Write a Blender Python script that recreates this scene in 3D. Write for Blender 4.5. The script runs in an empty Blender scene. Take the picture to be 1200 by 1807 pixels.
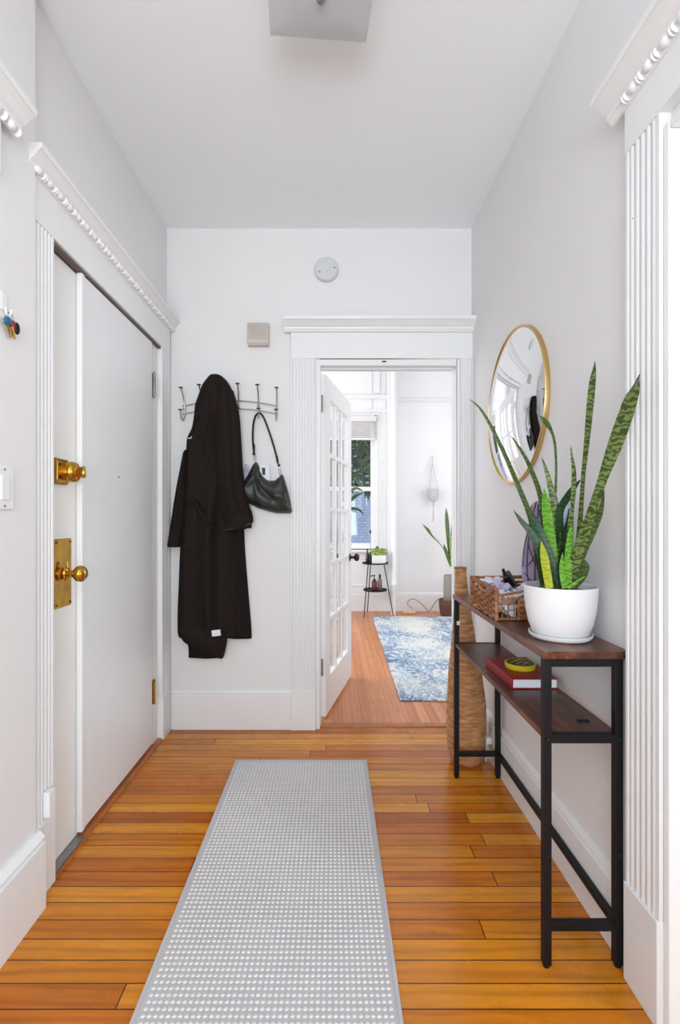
import bpy, math, random
from mathutils import Vector, Matrix, noise
random.seed(7)
S = bpy.context.scene
COL = S.collection
PI = math.pi
# ------------------------------------------------------------------ camera
F, H = 860.0, 1.19                 # focal length in pixels of a 1200 wide frame, eye height
CX, CY = 588.0, 915.0
cam_d = bpy.data.cameras.new('camera'); cam = bpy.data.objects.new('camera', cam_d); COL.objects.link(cam)
cam_d.sensor_fit = 'HORIZONTAL'; cam_d.sensor_width = 36; cam_d.lens = 36*F/1200
cam_d.shift_x = (600-CX)/1200; cam_d.shift_y = (CY-903.5)/1200
cam_d.clip_start = 0.02
cam.location = (0, 0, H); cam.rotation_euler = (PI/2, 0, 0)
S.camera = cam
# ------------------------------------------------------------------ world, lights, exposure
W = bpy.data.worlds.new('sky'); S.world = W; W.use_nodes = True
W.node_tree.nodes['Background'].inputs[0].default_value = (0.80, 0.88, 1.0, 1)
W.node_tree.nodes['Background'].inputs[1].default_value = 1.6
def area(name, loc, rot, sx, sy, power, col=(1, 1, 1), spread=180):
    l = bpy.data.lights.new(name, 'AREA'); l.shape = 'RECTANGLE'; l.size = sx; l.size_y = sy
    l.energy = power; l.color = col; l.spread = math.radians(spread)
    o = bpy.data.objects.new(name, l); COL.objects.link(o); o.location = loc; o.rotation_euler = rot
    return o
# daylight through side room and far room west windows, plus two added fill lights
area('rear_uplight_fill', (-0.05, -2.30, 1.25), (math.radians(140), 0, 0), 1.5, 1.7, 96, (0.86, 0.95, 1.0))  # added lamp behind the camera, tilted up to brighten the ceiling
area('side_room_window_daylight', (3.20, -0.95, 1.45), (PI/2, 0, math.radians(52)), 0.50, 1.0, 38, (0.90, 0.965, 1.0))
area('far_room_window_daylight', (-1.75, 4.6, 1.75), (0, -PI/2, 0), 1.9, 2.4, 52, (0.93, 0.975, 1.0))
area('far_room_east_fill', (2.55, 4.7, 1.75), (0, PI/2, 0), 1.7, 1.8, 24, (0.93, 0.975, 1.0))  # added lamp to brighten the far room; the wall behind it is solid
vs = S.view_settings
vs.view_transform = 'Standard'; vs.look = 'None'; vs.gamma = 1; vs.use_curve_mapping = False
vs.exposure = 0.02

# ------------------------------------------------------------------ materials
def srgb(r, g, b):
    f = lambda c: (c/255/12.92) if c/255 <= .04045 else ((c/255+.055)/1.055)**2.4
    return (f(r), f(g), f(b), 1)
def newmat(name):
    m = bpy.data.materials.new(name); m.use_nodes = True
    nt = m.node_tree; b = nt.nodes['Principled BSDF']
    return m, nt, b
def N(nt, t, **kw):
    n = nt.nodes.new(t)
    for k, v in kw.items(): setattr(n, k, v)
    return n
def math_n(nt, op, a, b=None, c=None):
    n = N(nt, 'ShaderNodeMath', operation=op)
    for i, v in enumerate((a, b, c)):
        if v is None: continue
        if isinstance(v, (int, float)): n.inputs[i].default_value = v
        else: nt.links.new(v, n.inputs[i])
    return n.outputs[0]
def mix_c(nt, fac, a, b, mode='MIX'):
    n = N(nt, 'ShaderNodeMix', data_type='RGBA', blend_type=mode)
    for sock, v in ((n.inputs[0], fac), (n.inputs[6], a), (n.inputs[7], b)):
        if isinstance(v, (int, float)): sock.default_value = v
        elif isinstance(v, tuple): sock.default_value = v
        else: nt.links.new(v, sock)
    return n.outputs[2]
def ramp(nt, fac, stops, interp='LINEAR'):
    n = N(nt, 'ShaderNodeValToRGB'); cr = n.color_ramp; cr.interpolation = interp
    while len(cr.elements) < len(stops): cr.elements.new(.5)
    for e, (p, c) in zip(cr.elements, stops): e.position = p; e.color = c
    nt.links.new(fac, n.inputs[0]); return n.outputs[0]
def noise_n(nt, vec, scale, detail=3, rough=.5, dist=0):
    n = N(nt, 'ShaderNodeTexNoise'); n.inputs['Scale'].default_value = scale
    n.inputs['Detail'].default_value = detail; n.inputs['Roughness'].default_value = rough
    n.inputs['Distortion'].default_value = dist
    if vec is not None: nt.links.new(vec, n.inputs['Vector'])
    return n.outputs['Fac']
def wpos(nt, scale=(1, 1, 1)):
    g = N(nt, 'ShaderNodeNewGeometry'); mp = N(nt, 'ShaderNodeMapping'); mp.inputs['Scale'].default_value = scale
    nt.links.new(g.outputs['Position'], mp.inputs[0]); return mp.outputs[0]
def bump(nt, b, h, strength=.2, dist=.002):
    n = N(nt, 'ShaderNodeBump'); n.inputs['Strength'].default_value = strength; n.inputs['Distance'].default_value = dist
    nt.links.new(h, n.inputs['Height']); nt.links.new(n.outputs[0], b.inputs['Normal'])
def mat(name, c, rough=.5, metal=0, var=.06, vs_=9, bmp=0, bscale=60, spec=.5, coat=0, sheen=0):
    m, nt, b = newmat(name)
    v = noise_n(nt, wpos(nt), vs_, 4)
    lo = tuple(x*(1-var) for x in c[:3])+(1,); hi = tuple(min(1, x*(1+var)) for x in c[:3])+(1,)
    nt.links.new(ramp(nt, v, [(.3, lo), (.7, hi)]), b.inputs['Base Color'])
    b.inputs['Roughness'].default_value = rough; b.inputs['Metallic'].default_value = metal
    b.inputs['Specular IOR Level'].default_value = spec; b.inputs['Coat Weight'].default_value = coat
    b.inputs['Sheen Weight'].default_value = sheen
    if bmp: bump(nt, b, noise_n(nt, wpos(nt), bscale, 4), bmp, .002)
    return m
def boards_mat(name, across, w, L, off, cols, rough, seamw, seamcol, grain=1.0):
    """planks: across = 'y' means plank width runs along Y (planks lie along X)"""
    m, nt, b = newmat(name)
    g = N(nt, 'ShaderNodeNewGeometry'); sp = N(nt, 'ShaderNodeSeparateXYZ'); nt.links.new(g.outputs['Position'], sp.inputs[0])
    A, B = (sp.outputs['Y'], sp.outputs['X']) if across == 'y' else (sp.outputs['X'], sp.outputs['Y'])
    a = math_n(nt, 'DIVIDE', math_n(nt, 'SUBTRACT', A, off), w)
    row = math_n(nt, 'FLOOR', a); fa = math_n(nt, 'FRACT', a)
    wn = N(nt, 'ShaderNodeTexWhiteNoise', noise_dimensions='1D'); nt.links.new(row, wn.inputs['W'])
    bb = math_n(nt, 'ADD', math_n(nt, 'DIVIDE', B, L), math_n(nt, 'MULTIPLY', wn.outputs['Value'], 7.3))
    colm = math_n(nt, 'FLOOR', bb); fb = math_n(nt, 'FRACT', bb)
    cv = N(nt, 'ShaderNodeCombineXYZ'); nt.links.new(row, cv.inputs[0]); nt.links.new(colm, cv.inputs[1])
    wn2 = N(nt, 'ShaderNodeTexWhiteNoise', noise_dimensions='2D'); nt.links.new(cv.outputs[0], wn2.inputs['Vector'])
    rnd = wn2.outputs['Value']
    base = ramp(nt, rnd, cols)
    # grain: stretched along the plank, shifted per plank
    cg = N(nt, 'ShaderNodeCombineXYZ')
    nt.links.new(math_n(nt, 'ADD', math_n(nt, 'MULTIPLY', B, 2.2), math_n(nt, 'MULTIPLY', rnd, 40)), cg.inputs[0])
    nt.links.new(math_n(nt, 'MULTIPLY', A, 13), cg.inputs[1]); nt.links.new(math_n(nt, 'MULTIPLY', rnd, 19), cg.inputs[2])
    gr = noise_n(nt, cg.outputs[0], 1.4, 5, .6, 1.2)
    wv = N(nt, 'ShaderNodeTexWave', wave_type='BANDS', bands_direction='Y')
    wv.inputs['Scale'].default_value = .55; wv.inputs['Distortion'].default_value = 11; wv.inputs['Detail'].default_value = 3
    wv.inputs['Detail Scale'].default_value = .35
    nt.links.new(cg.outputs[0], wv.inputs['Vector'])
    gmul = ramp(nt, gr, [(.25, (1-.30*grain,)*3+(1,)), (.6, (1, 1, 1, 1)), (.85, (1+.12*grain,)*3+(1,))])
    c1 = mix_c(nt, 1.0, base, gmul, 'MULTIPLY')
    wmul = ramp(nt, wv.outputs['Fac'], [(0, (1-.30*grain, 1-.34*grain, 1-.36*grain, 1)), (.35, (1, 1, 1, 1))])
    c2 = mix_c(nt, .62, c1, wmul, 'MULTIPLY')
    # sparse knots
    vo = N(nt, 'ShaderNodeTexVoronoi'); vo.inputs['Scale'].default_value = 2.6; nt.links.new(wpos(nt, (1, 1.6, 1)), vo.inputs['Vector'])
    kn = ramp(nt, vo.outputs['Distance'], [(.0, (.28, .2, .15, 1)), (.022, (.6, .5, .45, 1)), (.045, (1, 1, 1, 1))])
    c3 = mix_c(nt, .8, c2, kn, 'MULTIPLY')
    ea = math_n(nt, 'MINIMUM', fa, math_n(nt, 'SUBTRACT', 1.0, fa))
    sa = math_n(nt, 'LESS_THAN', math_n(nt, 'MULTIPLY', ea, w), seamw)
    eb = math_n(nt, 'MINIMUM', fb, math_n(nt, 'SUBTRACT', 1.0, fb))
    sb = math_n(nt, 'LESS_THAN', math_n(nt, 'MULTIPLY', eb, L), seamw*1.0)
    seam = math_n(nt, 'MAXIMUM', sa, sb)
    cf = mix_c(nt, seam, c3, seamcol)
    nt.links.new(cf, b.inputs['Base Color'])
    rr = math_n(nt, 'ADD', math_n(nt, 'MULTIPLY', noise_n(nt, wpos(nt), 6, 3), .16), rough-.08)
    nt.links.new(rr, b.inputs['Roughness'])
    hgt = math_n(nt, 'SUBTRACT', math_n(nt, 'MULTIPLY', gr, .12), seam)
    b.inputs['Specular IOR Level'].default_value = .42
    bump(nt, b, math_n(nt, 'ADD', hgt, math_n(nt, 'MULTIPLY', rnd, .3)), .35, .0012)
    return m

m_wall = mat('wall_paint', srgb(235, 233, 233), .62, var=.012, vs_=3, bmp=.08, bscale=90)
m_ceil = mat('ceiling_paint', srgb(247, 250, 251), .7, var=.012, vs_=3, bmp=.06, bscale=60)
m_trim = mat('trim_gloss_paint', srgb(238, 238, 238), .36, var=.015, vs_=5)
m_cream = mat('door_old_cream_paint', srgb(236, 234, 230), .4, var=.03, vs_=6, bmp=.12, bscale=30)
m_doorp = mat('door_panel_paint', srgb(236, 237, 238), .33, var=.015, vs_=4, bmp=.04, bscale=20)
m_floor = boards_mat('honey_maple_boards', 'y', .0658, 2.1, 1.1817,
    [(0, srgb(186, 94, 14)), (.25, srgb(216, 128, 24)), (.5, srgb(200, 106, 18)), (.75, srgb(236, 156, 44)), (1, srgb(220, 132, 28))],
    .26, .0015, srgb(62, 24, 8))
m_floor2 = boards_mat('narrow_oak_boards', 'x', .057, 1.6, .0,
    [(0, srgb(196, 122, 76)), (.4, srgb(212, 140, 92)), (.7, srgb(203, 130, 82)), (1, srgb(222, 152, 104))],
    .32, .0009, srgb(120, 66, 38), .6)
m_sill = mat('stained_wood_strip', srgb(170, 100, 52), .35, var=.2, vs_=14)
m_brass = mat('aged_brass', srgb(196, 152, 62), .2, 1, var=.2, vs_=30)
m_brass_l = mat('pale_gold', srgb(206, 176, 120), .3, 1, var=.05)
m_nickel = mat('brushed_nickel', srgb(178, 172, 166), .28, 1, var=.1)
m_steel = mat('dull_steel', srgb(150, 148, 145), .4, .8, var=.2, vs_=20)
m_black = mat('black_powder_coat', srgb(17, 17, 21), .5, 0, var=.1, spec=.3)
m_dark = mat('dark_cast_metal', srgb(38, 36, 38), .4, .5, var=.2)
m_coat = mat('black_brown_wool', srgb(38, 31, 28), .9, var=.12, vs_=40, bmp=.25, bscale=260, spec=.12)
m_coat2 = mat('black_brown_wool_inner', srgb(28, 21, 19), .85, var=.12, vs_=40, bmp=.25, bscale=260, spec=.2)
m_leather = mat('dark_green_black_leather', srgb(36, 39, 36), .42, var=.15, vs_=25, bmp=.12, bscale=220)
m_strap = mat('black_leather_strap', srgb(22, 23, 23), .4, var=.1)
m_ceramic = mat('white_matte_ceramic', srgb(238, 238, 240), .38, var=.01)
m_white = mat('white_plastic', srgb(236, 236, 236), .35, var=.01)
m_paper = mat('white_paper', srgb(232, 234, 242), .8, var=.02)
m_beige = mat('beige_plastic', srgb(206, 196, 186), .5, var=.04)
m_detgrey = mat('pale_grey_plastic', srgb(214, 215, 218), .45, var=.01)
m_soil = mat('potting_soil', srgb(70, 58, 52), .9, var=.4, vs_=90, bmp=.5, bscale=150)
m_red = mat('red_book_cover', srgb(150, 16, 34), .4, var=.06)
m_yellow = mat('yellow_tin_paint', srgb(206, 188, 40), .4, var=.06)
m_clearp = mat('clear_grey_bottle', srgb(120, 100, 105), .2, var=.05)
m_redsoap = mat('dark_red_bottle', srgb(96, 14, 26), .25, var=.1)
m_lilac = mat('lilac_cotton', srgb(196, 186, 214), .8, var=.2, vs_=60)
m_purple = mat('purple_panel', srgb(170, 152, 182), .5, var=.12, vs_=25)
m_purpled = mat('dark_purple_lines', srgb(58, 46, 66), .5, var=.1)
m_blueob = mat('pale_periwinkle_panel', srgb(186, 190, 226), .5, var=.04)
m_blue = mat('teal_blue_enamel', srgb(34, 98, 128), .3, var=.1)
m_redf = mat('dark_red_fob', srgb(120, 36, 44), .4, var=.1)
m_brick = mat('orange_power_strip', srgb(224, 186, 160), .5, var=.05)
m_cord = mat('grey_cord', srgb(96, 92, 92), .5)
m_terrac = mat('dark_brown_basket', srgb(92, 58, 44), .7, var=.3, vs_=60)
m_greyv = mat('taupe_ceramic_vase', srgb(150, 142, 134), .45, var=.06)
m_macr = mat('undyed_cotton_cord', srgb(206, 204, 206), .9, var=.1, vs_=80)
m_blind = mat('white_blind_fabric', srgb(226, 222, 220), .6, var=.02)
m_gap = mat('door_gap_shade', srgb(110, 98, 90), .7, var=.15)  # brown tone holds the shade of the gap over the entry door
m_leafw = mat('variegated_white_green_leaf', srgb(158, 180, 96), .5, var=.65, vs_=60)
m_leafd = mat('deep_green_leaf', srgb(44, 78, 40), .4, var=.3, vs_=40)
m_leafm = mat('mid_green_leaf', srgb(86, 112, 62), .45, var=.3, vs_=40)

def glass_mat():
    m = bpy.data.materials.new('clear_pane_glass'); m.use_nodes = True; nt = m.node_tree; nt.nodes.clear()
    o = N(nt, 'ShaderNodeOutputMaterial'); t = N(nt, 'ShaderNodeBsdfTransparent'); t.inputs[0].default_value = (.985, .99, .988, 1)
    g = N(nt, 'ShaderNodeBsdfGlossy'); g.inputs['Roughness'].default_value = .03
    fr = N(nt, 'ShaderNodeLayerWeight'); fr.inputs['Blend'].default_value = .5
    fac = math_n(nt, 'ADD', math_n(nt, 'MULTIPLY', math_n(nt, 'POWER', fr.outputs['Facing'], 5.0), .5), .03)
    mx = N(nt, 'ShaderNodeMixShader'); nt.links.new(fac, mx.inputs[0]); nt.links.new(t.outputs[0], mx.inputs[1]); nt.links.new(g.outputs[0], mx.inputs[2])
    nt.links.new(mx.outputs[0], o.inputs[0]); return m
m_glass = glass_mat()
def mirror_mat():
    m, nt, b = newmat('mirror_silver'); b.inputs['Base Color'].default_value = (.90, .91, .92, 1)
    b.inputs['Metallic'].default_value = 1; b.inputs['Roughness'].default_value = .015; return m
m_mirror = mirror_mat()
def frosted():
    m, nt, b = newmat('frosted_glass_plate'); b.inputs['Base Color'].default_value = srgb(236, 237, 238)
    b.inputs['Roughness'].default_value = .25; b.inputs['Transmission Weight'].default_value = .5
    nt.links.new(ramp(nt, noise_n(nt, wpos(nt), 5), [(.3, srgb(230, 231, 232)), (.7, srgb(238, 239, 240))]), b.inputs['Base Color'])
    return m
m_frost = frosted()
def walnut(name, c1, c2, c3):
    m, nt, b = newmat(name)
    v = noise_n(nt, wpos(nt, (14, 1.6, 14)), 2.2, 5, .62, 1.0)
    v2 = noise_n(nt, wpos(nt), 7, 3)
    col = ramp(nt, v, [(.28, c1), (.5, c2), (.75, c3)])
    col = mix_c(nt, .5, col, ramp(nt, v2, [(.35, (.62, .6, .6, 1)), (.65, (1, 1, 1, 1))]), 'MULTIPLY')
    nt.links.new(col, b.inputs['Base Color']); b.inputs['Roughness'].default_value = .36
    bump(nt, b, v, .12, .001); return m
m_walnut = walnut('rustic_brown_board', srgb(58, 34, 25), srgb(92, 54, 38), srgb(150, 96, 66))
def snake(name, c1, c2, hot=None):
    m, nt, b = newmat(name)
    mp = wpos(nt, (1, 1, 1))
    wv = N(nt, 'ShaderNodeTexWave', wave_type='BANDS', bands_direction='Z')
    wv.inputs['Scale'].default_value = 21; wv.inputs['Distortion'].default_value = 11; wv.inputs['Detail'].default_value = 4; wv.inputs['Detail Scale'].default_value = 2.2
    nt.links.new(mp, wv.inputs['Vector'])
    col = ramp(nt, wv.outputs['Fac'], [(.25, c1), (.85, c2)])
    nt.links.new(col, b.inputs['Base Color']); b.inputs['Roughness'].default_value = .38; return m
m_s1 = snake('snake_leaf_olive', srgb(54, 72, 30), srgb(84, 106, 48))
m_s2 = snake('snake_leaf_banded', srgb(52, 70, 28), srgb(112, 132, 66))
m_s3 = snake('snake_leaf_bright', srgb(78, 136, 26), srgb(112, 168, 42))
m_s4 = snake('snake_leaf_deep', srgb(28, 56, 28), srgb(44, 80, 42))
m_s5 = snake('snake_leaf_yellowing', srgb(146, 160, 26), srgb(174, 182, 42))
def weave_mat(name, c1, c2, c3, zs=160):
    m, nt, b = newmat(name)
    v = noise_n(nt, wpos(nt, (1, 1, 5)), 16, 4, .6)
    nt.links.new(ramp(nt, v, [(.3, c1), (.5, c2), (.72, c3)]), b.inputs['Base Color']); b.inputs['Roughness'].default_value = .75
    wv = N(nt, 'ShaderNodeTexWave', wave_type='BANDS', bands_direction='DIAGONAL'); wv.inputs['Scale'].default_value = 60; wv.inputs['Distortion'].default_value = 2
    nt.links.new(wpos(nt), wv.inputs['Vector']); bump(nt, b, wv.outputs['Fac'], .4, .002); return m
m_seagrass = weave_mat('seagrass_rope', srgb(150, 100, 60), srgb(192, 140, 92), srgb(222, 178, 132))
m_wicker = weave_mat('brown_wicker', srgb(112, 66, 38), srgb(160, 104, 66), srgb(198, 146, 104))
def rug_mat():
    m, nt, b = newmat('distressed_blue_cream_rug')
    big = noise_n(nt, wpos(nt, (.9, .7, 1)), 2.0, 5, .62, .5)
    n1 = noise_n(nt, wpos(nt, (1, .55, 1)), 10, 6, .72, 1.4)
    ridge = math_n(nt, 'SUBTRACT', 1.0, math_n(nt, 'MULTIPLY', math_n(nt, 'ABSOLUTE', math_n(nt, 'SUBTRACT', n1, .5)), 9.0))
    fine = noise_n(nt, wpos(nt, (1, .6, 1)), 44, 4, .8, .8)
    s = math_n(nt, 'ADD', math_n(nt, 'MULTIPLY', math_n(nt, 'MAXIMUM', ridge, 0.0), .34), math_n(nt, 'ADD', math_n(nt, 'MULTIPLY', big, 1.25), math_n(nt, 'MULTIPLY', fine, .55)))
    col = ramp(nt, math_n(nt, 'MULTIPLY', s, .7), [(.62, srgb(222, 220, 210)), (.72, srgb(206, 210, 214)), (.80, srgb(150, 170, 192)), (.90, srgb(100, 126, 156)), (1.0, srgb(78, 106, 140))])
    nt.links.new(col, b.inputs['Base Color']); b.inputs['Roughness'].default_value = .95
    bump(nt, b, fine, .3, .003); return m
m_rug = rug_mat()
m_runner = mat('warm_grey_runner_weave', srgb(196, 192, 193), .9, var=.05, vs_=3, bmp=.3, bscale=500)
m_dot = mat('off_white_runner_nub', srgb(226, 221, 219), .85, var=.05, vs_=30)
def siding():
    m, nt, b = newmat('neighbour_pale_blue_brick')
    br = N(nt, 'ShaderNodeTexBrick'); br.inputs['Scale'].default_value = 4.6; br.inputs['Mortar Size'].default_value = .016
    br.inputs['Color1'].default_value = srgb(158, 168, 196); br.inputs['Color2'].default_value = srgb(170, 178, 204); br.inputs['Mortar'].default_value = srgb(112, 120, 146)
    mp = N(nt, 'ShaderNodeMapping'); mp.inputs['Rotation'].default_value = (PI/2, 0, 0)
    g = N(nt, 'ShaderNodeNewGeometry'); nt.links.new(g.outputs['Position'], mp.inputs[0]); nt.links.new(mp.outputs[0], br.inputs['Vector'])
    nt.links.new(br.outputs['Color'], b.inputs['Base Color']); b.inputs['Roughness'].default_value = .8; return m
m_siding = siding()

# ------------------------------------------------------------------ mesh helpers
def P(px, py, d): return Vector(((px-CX)*d/F, d, H-(py-CY)*d/F))
class MB:
    def __init__(s): s.v = []; s.f = []
    def add(s, vs_, fs):
        n = len(s.v); s.v += [tuple(v) for v in vs_]; s.f += [tuple(i+n for i in f) for f in fs]; return s
    def box(s, x0, x1, y0, y1, z0, z1):
        return s.add([(x0,y0,z0),(x1,y0,z0),(x1,y1,z0),(x0,y1,z0),(x0,y0,z1),(x1,y0,z1),(x1,y1,z1),(x0,y1,z1)],
                     [(0,3,2,1),(4,5,6,7),(0,1,5,4),(1,2,6,5),(2,3,7,6),(3,0,4,7)])
    def obox(s, c, ax, ay, az, hx, hy, hz):
        vs_ = []
        for k in (-1, 1):
            for (i, j) in ((-1,-1),(1,-1),(1,1),(-1,1)): vs_.append(c+ax*hx*i+ay*hy*j+az*hz*k)
        return s.add(vs_, [(0,3,2,1),(4,5,6,7),(0,1,5,4),(1,2,6,5),(2,3,7,6),(3,0,4,7)])
    def tube(s, path, r, seg=8, cap=True, flat=1.0):
        path = [Vector(p) for p in path]; n = len(path)
        rs = r if isinstance(r, (list, tuple)) else [r]*n
        t0 = (path[1]-path[0]).normalized(); up = Vector((0,0,1)) if abs(t0.z) < .9 else Vector((1,0,0))
        u = t0.cross(up).normalized(); vs_ = []
        for i, p in enumerate(path):
            t = (path[min(i+1,n-1)]-path[max(i-1,0)]).normalized()
            u = (u-t*u.dot(t)).normalized(); w = t.cross(u)
            for k in range(seg):
                a = 2*PI*k/seg; vs_.append(p+u*math.cos(a)*rs[i]+w*math.sin(a)*rs[i]*flat)
        fs = []
        for i in range(n-1):
            for k in range(seg):
                a = i*seg+k; b_ = i*seg+(k+1)%seg; fs.append((a, b_, b_+seg, a+seg))
        if cap: fs.append(tuple(range(seg))[::-1]); fs.append(tuple((n-1)*seg+k for k in range(seg)))
        return s.add(vs_, fs)
    def lathe(s, prof, c=(0,0,0), axis='z', seg=32, cen=None, sx=1, sy=1):
        c = Vector(c); vs_ = []
        for i, (r, h) in enumerate(prof):
            o = cen(h) if cen else (0, 0)
            for k in range(seg):
                a = 2*PI*k/seg; p, q = r*math.cos(a)*sx, r*math.sin(a)*sy
                if axis == 'z': v = Vector((p+o[0], q+o[1], h))
                elif axis == 'x': v = Vector((h, p, q))
                else: v = Vector((p, h, q))
                vs_.append(c+v)
        fs = []; n = len(prof)
        for i in range(n-1):
            for k in range(seg):
                a = i*seg+k; b_ = i*seg+(k+1)%seg; fs.append((a, b_, b_+seg, a+seg))
        fs.append(tuple(range(seg))[::-1]); fs.append(tuple((n-1)*seg+k for k in range(seg)))
        return s.add(vs_, fs)
    def prism(s, poly, fn, a0, a1):
        """poly of (p,q); fn(p,q,a) -> point"""
        n = len(poly); vs_ = [fn(p, q, a0) for p, q in poly]+[fn(p, q, a1) for p, q in poly]
        fs = [(i, (i+1)%n, n+(i+1)%n, n+i) for i in range(n)]
        fs += [tuple(range(n))[::-1], tuple(range(n, 2*n))]
        return s.add(vs_, fs)
    def ell(s, c, rx, ry, rz, seg=12, rings=8):
        pr = []
        vs_ = []; fs = []
        for i in range(rings+1):
            t = PI*i/rings
            for k in range(seg):
                a = 2*PI*k/seg; vs_.append((c[0]+rx*math.sin(t)*math.cos(a), c[1]+ry*math.sin(t)*math.sin(a), c[2]+rz*math.cos(t)))
        for i in range(rings):
            for k in range(seg):
                a = i*seg+k; b_ = i*seg+(k+1)%seg; fs.append((a, a+seg, b_+seg, b_))
        return s.add(vs_, fs)
    def build(s, name, m, parent=None, smooth=False, bevel=0, sub=0, solid=0):
        V = [Vector(v) for v in s.v]
        lo = Vector([min(v[i] for v in V) for i in range(3)]); hi = Vector([max(v[i] for v in V) for i in range(3)])
        o0 = Vector(((lo.x+hi.x)/2, (lo.y+hi.y)/2, lo.z))
        me = bpy.data.meshes.new(name); me.from_pydata([v-o0 for v in V], [], s.f); me.validate()
        import bmesh
        bm = bmesh.new(); bm.from_mesh(me); bmesh.ops.remove_doubles(bm, verts=bm.verts, dist=1e-6)
        bmesh.ops.recalc_face_normals(bm, faces=bm.faces); bm.to_mesh(me); bm.free()
        me.materials.append(m)
        if smooth:
            me.polygons.foreach_set('use_smooth', [True]*len(me.polygons))
            me.set_sharp_from_angle(angle=math.radians(40))
        o = bpy.data.objects.new(name, me); COL.objects.link(o); o.location = o0
        if parent is not None: adopt(o, parent)
        if bevel:
            b_ = o.modifiers.new('bevel', 'BEVEL'); b_.width = bevel; b_.segments = 2; b_.limit_method = 'ANGLE'
        if sub:
            q = o.modifiers.new('sub', 'SUBSURF'); q.levels = sub; q.render_levels = sub
        return o
WL = {}
def wloc(o):
    l = Vector(o.location)
    while o.parent: o = o.parent; l += Vector(o.location)
    return l
def adopt(o, parent):
    l = Vector(o.location); o.parent = parent; o.location = l-wloc(parent)
def tag(o, label=None, cat=None, group=None, kind=None):
    if label: o['label'] = label
    if cat: o['category'] = cat
    if group: o['group'] = group
    if kind: o['kind'] = kind
    return o
def empty(name, loc, label=None, cat=None, group=None, kind=None):
    o = bpy.data.objects.new(name, None); COL.objects.link(o); o.location = loc; o.empty_display_size = .05
    return tag(o, label, cat, group, kind)
def struct(o, label=None, cat=None): return tag(o, label, cat, None, 'structure')
def B(*a): return MB().box(*a)
def lerp(a, b, t): return a+(b-a)*t
def interp(rows, t):
    for a, b in zip(rows, rows[1:]):
        if t <= b[0]:
            k = (t-a[0])/(b[0]-a[0]); k = max(0, min(1, k))
            return [lerp(p, q, k) for p, q in zip(a, b)]
    return list(rows[-1])
def smooth_rows(rows, n):
    """Catmull-Rom through rows keyed by first entry"""
    out = []
    m_ = len(rows)
    for i in range(n+1):
        f = i/n*(m_-1); k = min(int(f), m_-2); t = f-k
        p0, p1, p2, p3 = rows[max(k-1,0)], rows[k], rows[k+1], rows[min(k+2,m_-1)]
        out.append([.5*((2*b)+(-a+c)*t+(2*a-5*b+4*c-d)*t*t+(-a+3*b-3*c+d)*t**3) for a, b, c, d in zip(p0, p1, p2, p3)])
    return out
def cloth(rows, d, T, folds=(), orient='rows', nu=30, nv=60, seed=0, rough=.004, endp=.5, fade=0):
    """thick hanging cloth traced as rows (y, xl, xr) (or columns (x, yt, yb)); back at depth d, front bulging towards the room"""
    R = smooth_rows(rows, nv); mb = MB(); vs_ = []; fs = []
    for side in (0, 1):
        for j, r in enumerate(R):
            v = j/nv
            te = min(1, min(v, 1-v)/.06+.25)**.5
            if fade: te *= max(0, min(1, (1-v)/fade))
            for i in range(nu+1):
                u = i/nu
                e = max(0, 1-abs(2*u-1)**3.2)**endp
                off = 0
                if side:
                    off = T*e*te+.004
                    for (ua, ub, w, A, v0, v1) in folds:
                        uc = lerp(ua, ub, v); g = math.exp(-((u-uc)/w)**2)
                        m2 = max(0, min(1, (v-v0)/.08, (v1-v)/.08)) if v0 < v < v1 else 0
                        off += A*g*m2*e
                    off += rough*e*noise.noise(Vector((u*3+seed, v*9, seed*1.7)))*2
                    off = max(off, .003)
                a = r[0]; b = lerp(r[1], r[2], u)
                px, py = (b, a) if orient == 'rows' else (a, b)
                p = P(px, py, d); p.y -= off; vs_.append(p)
    n = (nu+1)*(nv+1); w_ = nu+1
    for j in range(nv):
        for i in range(nu):
            a = j*w_+i
            fs.append((a, a+1, a+w_+1, a+w_)); fs.append((n+a, n+a+w_, n+a+w_+1, n+a+1))
    for j in range(nv):
        for i in (0, nu):
            a = j*w_+i; fs.append((a, a+w_, n+a+w_, n+a))
    for i in range(nu):
        for j in (0, nv):
            a = j*w_+i; fs.append((a, n+a, n+a+1, a+1))
    return mb.add(vs_, fs)

# ------------------------------------------------------------------ SETTING
XL, XN, XR = -.944, -.905, .785       # left wall, near left wall (stands proud), right wall
YB, YBB = 2.765, 2.860                # hall side and far side of the back wall
ZC = 2.836
OX0, OX1, OZ = -.080, .700, 2.058     # french door opening
YE, ZE = 6.28, 3.35                   # far room end wall, its ceiling
RD0, RD1, RDZ = .05, 1.13, 2.10       # right doorway opening
YREAR = -2.4
struct(B(XL-.25, 3.4, YREAR-.1, 2.80, -.05, 0).build('floor', m_floor), 'honey coloured wooden board floor of the hallway', 'floor')
struct(B(-1.9, 2.7, 2.80, YE, -.05, 0).build('floor', m_floor2), 'pinkish oak board floor of the far room', 'floor')
struct(B(OX0-.0, OX1, 2.775, 2.83, 0, .006).build('trim_1', m_sill, bevel=.003), 'thin wooden threshold strip under the french door', 'threshold')
struct(B(XL-.2, 3.4, YREAR-.1, YBB, ZC, ZC+.1).build('ceiling', m_ceil), 'smooth white hallway ceiling', 'ceiling')
struct(B(-1.9, 2.7, YBB, YE+.2, ZE, ZE+.1).build('ceiling', m_ceil), 'white ceiling of the far room', 'ceiling')
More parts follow.
